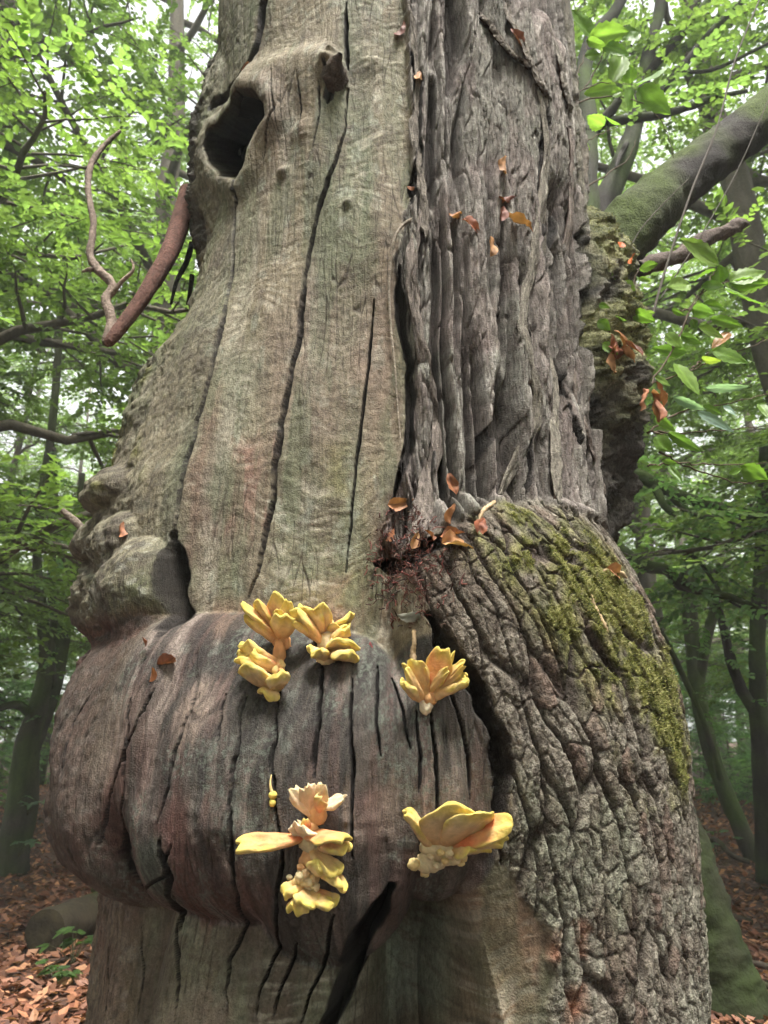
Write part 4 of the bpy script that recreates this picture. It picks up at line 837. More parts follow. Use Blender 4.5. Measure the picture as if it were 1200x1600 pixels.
def blob_geo(c, rad, seed=0, col=FC['flesh'], rough=0.25, n=14):
    """knobbly lump"""
    th = np.linspace(0.001, PI - 0.001, n); ph = np.linspace(0, 2 * PI, 2 * n, endpoint=False); T_, P_ = np.meshgrid(th, ph, indexing='ij')
    X, Y, Z = np.sin(T_) * np.cos(P_), np.sin(T_) * np.sin(P_), np.cos(T_); rr = 1 + rough * noise3(X * 1.8 + seed, Y * 1.8, Z * 1.8, seed) + rough * .6 * noise3(X * 4.5 + seed, Y * 4.5, Z * 4.5, seed + 1)
    V = np.stack([X, Y, Z], -1) * rr[..., None] * np.asarray(rad) + c; m = 2 * n; i, j = np.meshgrid(np.arange(n - 1), np.arange(m), indexing='ij'); j1 = (j + 1) % m
    F = np.stack([i * m + j, (i + 1) * m + j, (i + 1) * m + j1, i * m + j1], -1).reshape(-1, 4)
    cc = np.asarray(col) * (0.92 + 0.14 * noise3(X * 3 + seed, Y * 3, Z * 3, seed + 2))[..., None]
    return V.reshape(-1, 3), F, cc.reshape(-1, 3)
def fungus(label, foot, shelves, lumps, grp=None):
    """a cluster: thing > stalk (lumps) and each shelf"""
    f3 = hit3(*foot); o = tag(empty('bracket_fungus', tuple(f3)), label, 'fungus', grp)
    dep = f3[1] * CP + (f3[2] - CAMH) * SP; ps = dep / FPX
    st = NB()
    for k, (px, py, rx, ry, out, cn) in enumerate(lumps):
        c = hit3(px, py, out * ps); st.add(*blob_geo(c, (rx * ps, min(rx, ry) * ps, ry * ps), 40 + k, FC[cn]))
    if lumps: st.build('stalk', M['fungus'], o)
    for k, s in enumerate(shelves):
        (bx, by), (tx, ty), w_, out, face = s[:5]; kw = s[5] if len(s) > 5 else {}
        b = hit3(bx, by, kw.pop('b_out', 0.010)); t, z = hit(bx, by); sn = np.array([math.sin(R(t)), -math.cos(R(t)), 0.0])
        tp = b + (tx - bx) * ps * CAM_R - (ty - by) * ps * CAM_U + out * ps * sn
        nf = np.array([0, 0, 1.0]) * face[1] + CAM_R * face[0] + np.array([0, -1.0, 0]) * face[2]
        g = shelf_geo(b, tp, w_, ps, nf, seed=int(bx * 7 + tx * 3 + ty), **kw); nb = NB(); nb.add(*g); nb.build('shelf', M['fungus'], o)
    return o
UP = (0, 1, .25); FR = (0, .45, 1); DN = (0, .9, -.3)
fungus('three-tiered yellow bracket fungus on the burl shoulder with a small disc at its lower end', (430, 1030),
       [((440, 1002), (402, 954), 34, 44, UP, dict(warm=.5, th=.012)), ((442, 1000), (420, 946), 25, 40, UP, dict(warm=.9, th=.011)), ((446, 998), (456, 938), 39, 42, UP, dict(warm=1.0, th=.010)),
        ((448, 1000), (474, 944), 23, 46, UP, dict(warm=.9, th=.010)), ((446, 1000), (480, 968), 39, 67, UP, dict(warm=.4, th=.013)), ((436, 1004), (410, 972), 20, 42, UP, dict(warm=.6, th=.010)), ((444, 1002), (464, 958), 18, 56, UP, dict(warm=.6, th=.009)),
        ((438, 1042), (396, 1008), 24, 25, UP, dict(warm=.3, th=.014)), ((436, 1044), (384, 1026), 14, 22, UP, dict(warm=.2, th=.013)), ((438, 1046), (392, 1036), 12, 34, UP, dict(warm=.2, th=.012)), ((440, 1044), (418, 1024), 20, 40, UP, dict(warm=.5, th=.013)),
        ((436, 1074), (400, 1050), 42, 36, (.1, 1, .1), dict(warm=.05, th=.015, curl=.1)), ((436, 1076), (456, 1058), 34, 40, (-.1, 1, .1), dict(warm=.05, th=.014)), ((434, 1082), (430, 1090), 36, 26, UP, dict(warm=.0, th=.012))],
       [(442, 1004, 15, 16, 4, 'tan'), (438, 1024, 10, 22, 3, 'tan'), (434, 1042, 16, 12, 6, 'tan'), (430, 1074, 13, 12, 8, 'under'), (446, 1040, 7, 7, 14, 'rim2'), (438, 1048, 5, 6, 18, 'rim2'), (446, 1050, 5, 5, 14, 'tan')])
fungus('knobbly folded yellow bracket fungus with an orange flap above the deep burl crack', (512, 1005),
       [((508, 1008), (474, 966), 27, 42, UP, dict(warm=.35, th=.013)), ((508, 1002), (492, 950), 36, 38, UP, dict(warm=.8, th=.012)), ((512, 1000), (514, 956), 29, 44, UP, dict(warm=.5, th=.012)), ((518, 990), (564, 972), 34, 56, UP, dict(warm=1.1, th=.013)),
        ((518, 996), (554, 984), 34, 48, UP, dict(warm=.4, th=.012)), ((520, 1004), (556, 994), 26, 46, UP, dict(warm=.2, th=.012)), ((502, 1002), (478, 980), 18, 60, UP, dict(warm=.2, th=.012)), ((522, 1018), (556, 1012), 52, 38, UP, dict(warm=.25, th=.011)), ((522, 1026), (562, 1032), 44, 40, UP, dict(warm=.05, th=.014)), ((514, 1026), (502, 1020), 34, 42, UP, dict(warm=.05, th=.014))],
       [(508, 986, 20, 22, 4, 'rim2'), (518, 1008, 20, 18, 5, 'under'), (512, 1030, 15, 10, 8, 'under'), (494, 984, 7, 9, 22, 'rim2'), (504, 994, 6, 8, 24, 'under'), (530, 1006, 8, 7, 26, 'under'), (540, 1008, 6, 7, 24, 'under')])
fungus('hand-shaped yellow and orange bracket fungus in the joint between bare burl and barked swelling', (666, 1090),
       [((662, 1094), (626, 1042), 30, 26, (.5, .6, 1), dict(warm=.25, th=.011)), ((664, 1092), (644, 1036), 32, 18, FR, dict(warm=.2, th=.010)), ((666, 1090), (656, 1040), 16, 14, FR, dict(warm=.3, th=.009)), ((670, 1088), (690, 1018), 42, 20, FR, dict(warm=1.2, th=.010)), ((674, 1086), (702, 1022), 14, 18, FR, dict(warm=.5, th=.010)),
        ((676, 1086), (716, 1036), 18, 24, FR, dict(warm=.3, th=.012)), ((676, 1088), (716, 1046), 16, 30, FR, dict(warm=.2, th=.012)), ((676, 1090), (722, 1058), 14, 24, UP, dict(warm=.2, th=.011)), ((674, 1092), (722, 1066), 18, 34, UP, dict(warm=.1, th=.012)), ((656, 1094), (624, 1068), 22, 34, UP, dict(warm=.2, th=.013)), ((670, 1084), (688, 1050), 16, 44, FR, dict(warm=.1, th=.010))],
       [(666, 1090, 15, 13, 5, 'tan'), (665, 1103, 10, 13, 3, 'pale')])
fungus('tallest bracket fungus with stacked yellow shelves and a pale crumbling tip', (488, 1330),
       [((492, 1276), (460, 1230), 24, 10, FR, dict(warm=.6, th=.008, old_=.7)), ((496, 1272), (484, 1222), 32, 14, FR, dict(warm=.9, th=.008, old_=.7)), ((500, 1270), (510, 1224), 26, 20, FR, dict(warm=.9, th=.008, old_=.6)), ((502, 1262), (546, 1244), 26, 22, (0, .7, 1), dict(warm=.2, th=.007, old_=.8)), ((500, 1268), (514, 1240), 22, 40, FR, dict(warm=1.2, th=.008, old_=.2)),
        ((488, 1304), (480, 1276), 14, 14, FR, dict(warm=1.2, th=.006, old_=.1)), ((478, 1304), (464, 1286), 22, 14, FR, dict(warm=0, th=.007, old_=.9)), ((484, 1308), (486, 1288), 40, 34, (0, .8, .6), dict(warm=.3, th=.008, old_=.8)),
        ((478, 1308), (386, 1316), 48, 40, (0, 1, .32), dict(warm=1.3, th=.011, wave=.14)), ((480, 1304), (556, 1306), 56, 52, (0, 1, .3), dict(warm=1.3, th=.010, wave=.12)), ((496, 1318), (558, 1322), 34, 36, (0, 1, .1), dict(warm=.5, th=.012)), ((488, 1330), (544, 1344), 40, 46, (.2, 1, 0), dict(warm=.1, th=.013, curl=-.1)),
        ((500, 1352), (552, 1376), 34, 50, (.4, .9, .2), dict(warm=.1, th=.012)), ((498, 1362), (510, 1346), 34, 44, (.2, .8, -.4), dict(warm=.0, th=.010)), ((484, 1396), (538, 1402), 34, 50, (.2, 1, .2), dict(warm=.2, th=.013)), ((488, 1392), (530, 1396), 28, 24, UP, dict(warm=.6, th=.010)), ((480, 1384), (454, 1388), 24, 28, (0, 1, .1), dict(warm=.05, th=.014)), ((482, 1398), (472, 1420), 36, 40, (0, .8, .2), dict(warm=.05, th=.016)), ((484, 1392), (496, 1400), 38, 52, UP, dict(warm=.05, th=.013))],
       [(494, 1262, 18, 28, 3, 'tan'), (484, 1296, 16, 14, 6, 'tan'), (488, 1318, 20, 14, 5, 'under'), (490, 1342, 18, 18, 5, 'tan'), (484, 1368, 18, 18, 6, 'under'), (482, 1394, 18, 16, 8, 'under'), (476, 1366, 7, 8, 24, 'under'), (486, 1360, 6, 6, 24, 'flesh'), (490, 1374, 7, 6, 24, 'under'), (470, 1374, 8, 8, 18, 'rim2'), (496, 1368, 5, 6, 24, 'flesh'), (458, 1368, 5, 4, 14, 'under'), (478, 1352, 8, 6, 18, 'tan'), (500, 1382, 7, 6, 22, 'under')])
fungus('broad cup-shaped yellow bracket fungus with orange inner face and knobbly cream stalk', (690, 1330),
       [((672, 1322), (626, 1260), 22, 44, (.5, .7, .3), dict(warm=.05, th=.014, base_w=.8)), ((686, 1324), (700, 1258), 92, 66, (0, .8, -.55), dict(warm=.1, th=.011, wave=.10)), ((694, 1322), (736, 1262), 74, 66, (-.1, .85, -.4), dict(warm=.4, th=.011, wave=.1)), ((704, 1318), (776, 1280), 54, 60, (-.35, .9, .75), dict(warm=1.6, th=.012, wave=.08)),
        ((704, 1324), (768, 1302), 36, 58, (-.1, 1, .3), dict(warm=.8, th=.012)), ((704, 1328), (752, 1318), 26, 44, UP, dict(warm=.1, th=.011)), ((700, 1332), (728, 1322), 34, 50, UP, dict(warm=.05, th=.012))],
       [(682, 1326, 30, 16, 10, 'under'), (676, 1342, 24, 16, 8, 'under'), (664, 1350, 17, 12, 8, 'under'), (646, 1349, 10, 9, 12, 'rim2'), (662, 1362, 7, 6, 12, 'rim2'), (700, 1340, 16, 9, 14, 'under'), (718, 1338, 8, 6, 16, 'rim2'), (716, 1347, 6, 4, 16, 'rim2'), (680, 1326, 6, 5, 44, 'rim2'), (692, 1328, 7, 6, 44, 'under'), (704, 1334, 7, 5, 38, 'under'), (688, 1340, 6, 5, 36, 'rim2'), (668, 1334, 6, 5, 34, 'under'), (676, 1348, 6, 5, 30, 'under')])
def bud():
    o = tag(empty('fungus_bud', tuple(hit3(428, 1250))), 'tiny yellow two-knobbed fungus bud with thread-like tip in a thin burl crack', 'fungus'); ps = .0015
    for nm, px, py, a, b_ in (('knob', 429, 1242, 6, 6), ('knob', 428, 1254, 5, 6)): nb = NB(); nb.add(*blob_geo(hit3(px, py, .006), (a * ps, a * ps, b_ * ps), px + py, FC['rim'], .1, 10)); nb.build(nm, M['fungus'], o)
    P = np.array([hit3(428, 1238, .008), hit3(426, 1225, .010), hit3(427, 1210, .008)]); V, F = tube_geo(spline(P, 10), np.linspace(.004, .001, 10), 8); nb = NB(); nb.add(V, F, FC['rim2']); nb.build('thread', M['fungus'], o)
bud()
# ------------------------------------------------------------------ leaves: fresh shoots beside the trunk, dead leaves caught on it
def leaf_geo(base, tip, wid, nrm, fold=0.25, curl=0.0, seed=0, serr=0.06, nv=13, nu=6, twist=0.0):
    """ovate toothed leaf from base to tip, folded along its midrib, quilted by side veins"""
    base, tip = np.asarray(base, float), np.asarray(tip, float); d = tip - base; L = np.linalg.norm(d); d = d / L; n = np.asarray(nrm, float); n = n - d * (n @ d); n /= np.linalg.norm(n) + 1e-9; s = np.cross(n, d)
    v = np.linspace(0, 1, nv); prof = (np.sin(PI * v ** 0.82) ** 0.75) * (1 - 0.25 * v); prof[0] = prof[-1] = 0.02; prof = prof * (1 + serr * np.where(np.arange(nv) % 2, 1, -1) * (v > 0.12))
    u = np.linspace(-1, 1, 2 * nu + 1); U, Vv = np.meshgrid(u, v); hw = wid * 0.5 * prof[:, None]
    ang = twist * Vv; z = fold * np.abs(U) * hw + curl * L * (Vv ** 2) + 0.035 * wid * np.cos(2 * PI * (Vv * 7 - np.abs(U) * 1.6)) * (1 - np.abs(U) ** 4) * np.clip(np.abs(U) * 4, 0, 1) + 0.05 * wid * noise2(U * 2 + seed, Vv * 3, seed)
    sx = U * hw * np.cos(ang) - z * np.sin(ang); sz_ = U * hw * np.sin(ang) + z * np.cos(ang)
    V = base + (Vv * L)[..., None] * d + sx[..., None] * s + sz_[..., None] * n; m = 2 * nu + 1; i, j = np.meshgrid(np.arange(nv - 1), np.arange(m - 1), indexing='ij'); q = i * m + j
    vein = np.clip(np.exp(-(U * 7) ** 2) + 0.45 * np.clip(np.cos(2 * PI * (Vv * 7 - np.abs(U) * 1.6)), 0, 1) ** 6, 0, 1)
    return V.reshape(-1, 3), np.stack([q, q + 1, q + 1 + m, q + m], -1).reshape(-1, 4), vein.reshape(-1)
M['fresh'] = leaf_mat('fresh_green_leaf', (0, 0, 0), trans=0.5, rough=0.4, use_col=True)
M['dead'] = leaf_mat('dead_brown_leaf', (0, 0, 0), trans=0.15, rough=0.6, use_col=True)
M['stem'] = surface_mat('twig_bark', 0.8, None, (40, 40, 40), 0.3, 0.002, 200.0, spec=0.3)
GREEN = [(128, 162, 78), (116, 150, 70), (142, 172, 92), (108, 140, 72), (136, 168, 84)]
def shoot(label, stems, leaves, Y, scale, org, group=None, seed=0, name='leafy_shoot'):
    """stems: lists of (px, py); leaves: (base, tip, width, tone) in the same units; mapped from a zoomed crop"""
    r = np.random.default_rng(seed); tp = lambda p: (org[0] + p[0] / scale, org[1] + p[1] / scale)
    dY = lambda p: Y + 0.25 * (p[0] - stems[0][0][0]) / scale / 200.0
    p0 = at(*tp(stems[0][0]), dY(stems[0][0])); o = tag(empty(name, tuple(p0)), label, 'shoot', group)
    sb = NB()
    for k, st in enumerate(stems):
        P = spline(np.array([at(*tp(p), dY(p)) for p in st]), 24); P[1:-1] += r.normal(0, .003, (22, 3)); w_ = np.linspace(.0042, .0014, 24); V, F = tube_geo(P, w_, 6); sb.add(V, F, lin((84, 70, 56)) * (.8 + .4 * r.random()))
    st_ = sb.build('stem', M['stem'], o)
    for k, lf in enumerate(leaves):
        (bx, by), (tx, ty), w_ = lf[:3]; tone = lf[3] if len(lf) > 3 else None
        yb = dY((bx, by)); b = at(*tp((bx, by)), yb); dep = b[1] * CP + (b[2] - CAMH) * SP; ps = dep / FPX / scale
        t = at(*tp((tx, ty)), yb + r.normal(-.02, .03)); c = lin(tone if tone else GREEN[int(r.integers(0, 5))]) * (.72 + .28 * r.random())
        nrm = np.array([0, 0, CAMH]) - b; nrm = nrm / np.linalg.norm(nrm) + r.normal(0, .42, 3) + np.array([0, 0, .15]); V, F, vn = leaf_geo(b, t, w_ * ps * 1.35, nrm, .22, r.normal(-.06, .05), k + seed, .08)
        cc = c * (1 + 0.10 * noise2(V[:, 0] * 40, V[:, 2] * 40, 3))[:, None]; cc = cc + (cc * 1.35 - cc) * vn[:, None]
        link('leaf', np_mesh('leaf', V, F, cc), M['fresh'], st_)
    return o
PALE = (150, 178, 164); BRN = (176, 128, 84)
Z8 = dict(Y=2.5, scale=3.478, org=(880, 300))
shoot('leafy green shoot sprouting from the mossy limb stump with small toothed leaves', [[(370, 760), (372, 660), (380, 500), (415, 412)], [(372, 660), (330, 600), (300, 515)], [(290, 860), (280, 800), (240, 740)]],
      [((415, 415), (510, 388), 50), ((300, 515), (160, 395), 55), ((325, 495), (388, 535), 55), ((365, 655), (238, 528), 78), ((370, 650), (500, 705), 62), ((440, 655), (500, 658), 26), ((265, 678), (340, 705), 32), ((190, 697), (255, 752), 52), ((215, 820), (292, 880), 42), ((195, 610), (243, 625), 28), ((410, 468), (470, 482), 24)], group=None, seed=1, **{**Z8, 'Y': 2.33})
shoot('dense leafy shoot below the thick limb, its broad green leaves overlapping', [[(470, 1060), (600, 850), (745, 560), (900, 490), (1080, 440)], [(600, 850), (690, 640), (750, 520)], [(745, 560), (840, 400)], [(690, 640), (600, 640)]],
      [((845, 398), (635, 250), 110), ((905, 490), (1105, 415), 100), ((910, 495), (1130, 505), 62), ((880, 520), (1100, 612), 88), ((850, 502), (850, 398), 88), ((712, 482), (822, 408), 78), ((750, 512), (880, 508), 48), ((690, 500), (558, 522), 84), ((590, 636), (662, 672), 30), ((700, 632), (820, 662), 66), ((800, 688), (985, 732), 56), ((735, 730), (880, 792), 50), ((555, 768), (642, 848), 66), ((640, 776), (742, 822), 46), ((670, 872), (482, 848), 58), ((700, 690), (720, 745), 40), ((905, 765), (808, 852), 62, BRN), ((760, 600), (880, 640), 50)], seed=2, **Z8)
shoot('long leafy shoot reaching out under the overlapping leaves, some of its leaves pale bluish', [[(440, 1050), (700, 965), (1000, 850), (1180, 770)], [(455, 1310), (650, 1190), (900, 1150), (1180, 1080)], [(700, 965), (790, 870)], [(480, 1300), (700, 1308), (1180, 1262)]],
      [((808, 862), (1005, 925), 78), ((600, 930), (745, 1095), 86), ((495, 1005), (585, 1052), 42), ((370, 1030), (458, 1105), 54, PALE), ((768, 1062), (1030, 1070), 48, PALE), ((598, 1112), (772, 1192), 44, PALE), ((730, 1193), (930, 1302), 48, PALE), ((760, 1158), (872, 1216), 34), ((500, 1215), (606, 1300), 44), ((1060, 1148), (1140, 1240), 52), ((870, 1160), (940, 1210), 26, PALE), ((750, 905), (840, 925), 40, (158, 178, 84)), ((445, 925), (502, 972), 26)], seed=3, **Z8)
shoot('low leafy shoot near the foot of the limb stump with thin wiry stems', [[(460, 1490), (640, 1472), (860, 1482), (1180, 1470)], [(520, 1412), (700, 1500), (960, 1580), (1180, 1560)], [(500, 1310), (560, 1330), (600, 1440)]],
      [((495, 1330), (590, 1412), 78), ((570, 1308), (756, 1412), 54), ((570, 1488), (650, 1578), 34), ((965, 1490), (1120, 1575), 84), ((540, 1460), (622, 1476), 24), ((900, 1530), (980, 1500), 30), ((470, 1500), (540, 1495), 20)], seed=4, **Z8)
Z6 = dict(Y=2.75, scale=3.53, org=(860, 0))
shoot('bright green leafy shoot hanging beside the upper furrowed bark', [[(60, 590), (300, 530), (430, 545), (560, 600), (640, 720), (680, 870)], [(60, 560), (190, 490), (300, 460), (470, 470)], [(60, 520), (160, 380), (210, 220)], [(190, 490), (280, 320), (300, 250)]],
      [((238, 215), (118, 52), 104), ((210, 208), (442, 168), 104), ((400, 215), (500, 165), 90), ((200, 218), (300, 252), 50), ((288, 250), (432, 292), 66), ((190, 312), (282, 298), 56), ((400, 308), (338, 452), 90), ((440, 462), (440, 362), 70), ((475, 466), (652, 376), 96), ((488, 480), (652, 622), 104), ((450, 484), (428, 612), 78), ((372, 488), (188, 512), 86), ((75, 468), (158, 408), 60), ((70, 500), (122, 548), 42), ((330, 520), (402, 498), 56), ((300, 690), (200, 640), 80)], seed=5, **Z6)
shoot('small leafy sprig at the end of a curved twig by the bark edge', [[(110, 785), (165, 790), (280, 740), (390, 690)], [(180, 1045), (330, 950), (430, 870), (470, 770)]], [((170, 792), (218, 828), 40), ((168, 795), (140, 820), 26), ((390, 690), (300, 650), 30)], seed=6, **Z6)
def vine():
    o = tag(empty('climbing_vine', tuple(at(1022, 484, 2.6))), 'thin bare grey vine stem crossing in front of the thick limb', 'vine')
    for st, w_ in (([(1018, 500), (1040, 420), (1080, 300), (1120, 200), (1150, 90), (1195, -20)], .006), ([(1030, 470), (1100, 360), (1160, 250), (1215, 120)], .003), ([(965, 440), (1000, 360), (1075, 280)], .003)):
        P = spline(np.array([at(a, b, 2.62 + .25 * (500 - b) / 500) for a, b in st]), 30); V, F = tube_geo(P, np.linspace(w_, w_ * .6, 30), 7, 3, .1); nb = NB(); nb.add(V, F, lin((92, 84, 76)) * .7); nb.build('stem', M['stem'], o)
vine()

# --- dead leaves lodged on the trunk, each one loose
BROWN = [(176, 116, 82), (150, 92, 68), (190, 134, 94), (128, 78, 62), (200, 150, 108)]
def dead_leaf(px, py, ang, size, label, group=None, tone=None, seed=0, lift=0.012, wide=.62, name='dead_leaf'):
    r = np.random.default_rng(int(px * 13 + py * 7 + seed)); t, z = hit(px, py); rr = max(rF_at(t, z), float(r_at(np.array(t), np.array(z)))) + lift
    c = np.array([AX + rr * math.sin(R(t)), AY - rr * math.cos(R(t)), z]); dep = c[1] * CP + (c[2] - CAMH) * SP; L_ = size * 1.18 * dep / FPX
    sn = np.array([math.sin(R(t)), -math.cos(R(t)), .25]); d = math.cos(R(ang)) * CAM_R + math.sin(R(ang)) * np.array([0, 0, 1.0]); d = d - sn * (d @ sn) / (sn @ sn); d /= np.linalg.norm(d); nrm = sn + r.normal(0, .35, 3)
    V, F, vn = leaf_geo(c - d * L_ * .5, c + d * L_ * .5 + sn * L_ * .15, L_ * wide, nrm, r.uniform(.5, 1.1) * r.choice([-1, 1]), r.uniform(-.45, .45), int(px), .04, 11, 4, r.normal(0, 1.0)); V = V + L_ * .07 * np.stack([noise3(V[:, 0] * 60, V[:, 1] * 60, V[:, 2] * 60, q_) for q_ in (1, 2, 3)], -1)
    col = lin(tone if tone else BROWN[int(r.integers(0, 5))]) * (.65 + .3 * r.random()); cc = col * (1 + .55 * noise3(V[:, 0] * 90, V[:, 1] * 90, V[:, 2] * 90, 4))[:, None]; cc = cc * (1 - .25 * vn)[:, None]
    V0 = V - c; o = tag(link(name, np_mesh(name, V0, F, np.clip(cc, .004, .6)), M['dead']), label, 'leaf', group); o.location = tuple(c); return o
DL = [((625, 52, 60, 26), 'small orange dead leaf high on the edge between bare wood and bark', None), ((654, 130, 80, 24), 'orange brown dead leaf on the topmost pale bark strand', None), ((791, 76, 130, 30), 'red brown dead leaf behind a curled bark flap near the top', None), ((384, 105, 100, 22), 'pale brown dead leaf in the dark furrow above the knot hole', None),
      ((770, 278, 70, 30), 'rust coloured dead leaf alone between two bark ridges above the leaf trio', None), ((778, 322, 10, 26), 'dark red dead leaf of the leaf trio in the bark, the upper one', None), ((768, 352, 70, 26), 'reddish brown dead leaf of the leaf trio in the bark, the middle one', None), ((790, 366, -20, 44), 'orange dead leaf with yellowish tail, lowest of the leaf trio in the bark', None),
      ((710, 340, 0, 22), 'small brown dead leaf on flaky bark above a curled red one', None), ((726, 366, -40, 28), 'curled red dead leaf on flaky bark', None), ((750, 402, 100, 30), 'narrow orange dead leaf upright in a bark furrow below the leaf trio', None), ((643, 297, 0, 14), 'tiny red dead leaf at the bark edge', None),
      ((197, 828, 95, 26), 'orange dead leaf stuck upright on the knotted flank burl', None), ((243, 1003, 0, 26), 'curled tan dead leaf on the burl shoulder under the flank burl', None), ((264, 1042, -20, 36), 'rolled tan dead leaf in a hollow on top of the big burl', None), ((248, 1055, 60, 20), 'dark orange scrap of dead leaf beside a rolled leaf on the big burl', None),
      ((625, 792, 5, 34), 'rounded golden dead leaf left of the hanging bark strip end', None), ((693, 812, 90, 32), 'golden dead leaf upright in the gap right of the bark strip end', None), ((697, 764, 110, 30), 'slim reddish dead leaf standing between two bark ridges above the ledge', None), ((609, 842, 60, 22), 'red dead leaf in the fibrous litter at the foot of the bare wood', None),
      ((648, 848, 60, 26), 'pale orange dead leaf under the bark strip end', None), ((672, 838, 110, 18), 'small cream dead leaf at the tip of the hanging bark strip', None), ((710, 850, 10, 42), 'broad shiny orange dead leaf on the ledge above the barked swelling', None), ((703, 838, 30, 32), 'dark red dead leaf tucked behind the broad orange one', None), ((746, 824, 70, 32), 'folded orange dead leaf below a pale catkin on the ledge', None), ((643, 962, 0, 36, (104, 102, 88)), 'grey dry leaf on the litter above the hand-shaped fungus', None),
      ((945, 898, 0, 34), 'brown curled dead leaf on the moss of the barked swelling', None), ((582, 1008, 90, 10, (140, 62, 60)), 'tiny dark red leaf scrap on the burl beside the folded fungus', None)]
for a, lb, g in DL: dead_leaf(*a[:4], lb, g, a[4] if len(a) > 4 else None)
for a in ((925, 545, 60, 34), (938, 556, 20, 36), (930, 570, 100, 34), (958, 552, -20, 30), (945, 535, 130, 28), (952, 562, -60, 30)): dead_leaf(*a, 'brown dead leaf in the clump lodged on the limb stump', 'clump of dead leaves on the limb stump', None, 0, .05)
for a in ((965, 628, 60, 40), (988, 645, 80, 34), (980, 622, 120, 34), (1008, 618, 20, 30)): dead_leaf(*a, 'peach coloured dead leaf of the group low on the limb stump', 'peach dead leaves on the limb stump', (206, 142, 112), 0, .06)
for a in ((958, 410, 80, 18), (937, 394, 30, 20)): dead_leaf(*a, 'small orange leaf scrap on the mossy top of the limb stump', 'leaf scraps on the limb stump', (206, 110, 60), 0, .05)
def catkin(pts, label, wpx=9, lift=.014, tone=(206, 178, 140)):
    P = spline(np.array([hit3(*p, lift) for p in pts]), 26); r = np.random.default_rng(int(pts[0][0])); c = P[0].copy(); V, F = tube_geo(P, wpx * .5 * .0016 * (0.75 + 0.4 * r.random(26)) * np.concatenate([np.linspace(.7, 1, 20), np.linspace(1, .3, 6)]), 9, 3, .35)
    o = tag(link('dry_catkin', np_mesh('dry_catkin', V - c, F, np.clip(tree_cols(V, tone, s=5.0) * .7, .003, .6)), M['stem']), label, 'catkin'); o.location = tuple(c)
catkin([(774, 782), (762, 792), (752, 800), (745, 814)], 'pale dry catkin sticking up from a folded orange leaf on the ledge')
catkin([(915, 930), (922, 950), (930, 968), (942, 990)], 'tan dry catkin lying on the moss of the barked swelling')
catkin([(925, 902), (940, 892), (958, 895), (972, 904)], 'curved tan dry catkin arched over a brown leaf on the moss')
catkin([(645, 985), (646, 1005), (644, 1022), (648, 1040)], 'tan dry catkin hanging above the hand-shaped fungus')
# fibrous red-brown litter gathered in the pocket between trunk and swelling
def litter_pocket():
    r = np.random.default_rng(77); nb = NB(); pal = [(96, 62, 54), (128, 70, 62), (72, 54, 48), (110, 84, 70), (150, 96, 86)]
    for k in range(520):
        px = 632 + r.normal(0, 30); py = 880 + r.normal(0, 52)
        if py < 800 or py > 985 or px < 575 or px > 730: continue
        t, z = hit(px, py); rr = max(rF_at(t, z), float(r_at(np.array(t), np.array(z))) - .02) + .004 + .018 * r.random(); c = np.array([AX + rr * math.sin(R(t)), AY - rr * math.cos(R(t)), z]); d = r.normal(0, 1, 3); d /= np.linalg.norm(d); L_ = .008 + .022 * r.random()
        P = c + np.linspace(-1, 1, 4)[:, None] * d * L_ * .5 + r.normal(0, .003, (4, 3)); V, F = tube_geo(P, np.full(4, .0007 + .0013 * r.random()), 4, cap=False); nb.add(V, F, lin(pal[int(r.integers(0, 5))]) * .6)
    tag(nb.build('plant_litter', M['stem']), 'reddish brown fibrous litter in the pocket between bare wood and barked swelling', 'litter', kind='stuff')
litter_pocket()
# ------------------------------------------------------------------ particular trees, logs and plants behind
def px_tube(ctrl, n, sides, rough, seed):
    W = []
    for px, py, Y, d in ctrl:
        p = at(px, py, Y); dep = p[1] * CP + (p[2] - CAMH) * SP; W.append([*p, d * .5 * dep / FPX])
    q = spline(np.array(W), n); return (q, *tube_geo(q[:, :3], np.maximum(q[:, 3], .003), sides, seed, rough))
def wild_tree(name, label, stems, group=None, foliage=None, moss=0.5, base=(78, 72, 64), seed=0, mossc=(72, 88, 42), pal=PAL_D, hi=36):
    """a tree given by its visible stems; the first is the trunk, the rest branches; foliage sprays hang from listed stems"""
    q0, V, F = px_tube(stems[0], 40, 16, .10, seed); foot = q0[0, :3]
    o = tag(empty(name, (foot[0], foot[1], float(gh(foot[0], foot[1])))), label, 'tree', group); r = np.random.default_rng(seed); sp, sd = [], []
    for k, st in enumerate(stems):
        nn, m = (hi, 44) if k == 0 and hi > 36 else (36, 14 if k == 0 else 9); q, V, F = px_tube(st, nn, m, .12, seed + k); up = np.zeros(len(V)); up[:nn * m] = (V[:nn * m, 2] - np.repeat(q[:, 2], m)) / np.repeat(q[:, 3] + 1e-6, m) * .3
        nb = NB(); nb.add(V, F, np.clip(tree_cols(V, base, mossc, moss, up, .7, seed + k) * .75, .003, .6)); nb.build('trunk' if k == 0 else 'branch', M['fbark'], o)
        if foliage and k in foliage:
            c = int(foliage[k]); i = r.integers(6, len(q), c); sp.append(q[i, :3] + r.normal(0, .12, (c, 3))); a = r.random(c) * 6.28; sd.append(np.stack([np.cos(a), np.sin(a), 0 * a], -1))
    if sp:
        V, F, Cc = sprays_geo(r, np.concatenate(sp), np.concatenate(sd), .95, pal); link('foliage', np_mesh('foliage', V, F, Cc, False), M['leaf'], o)
    return o
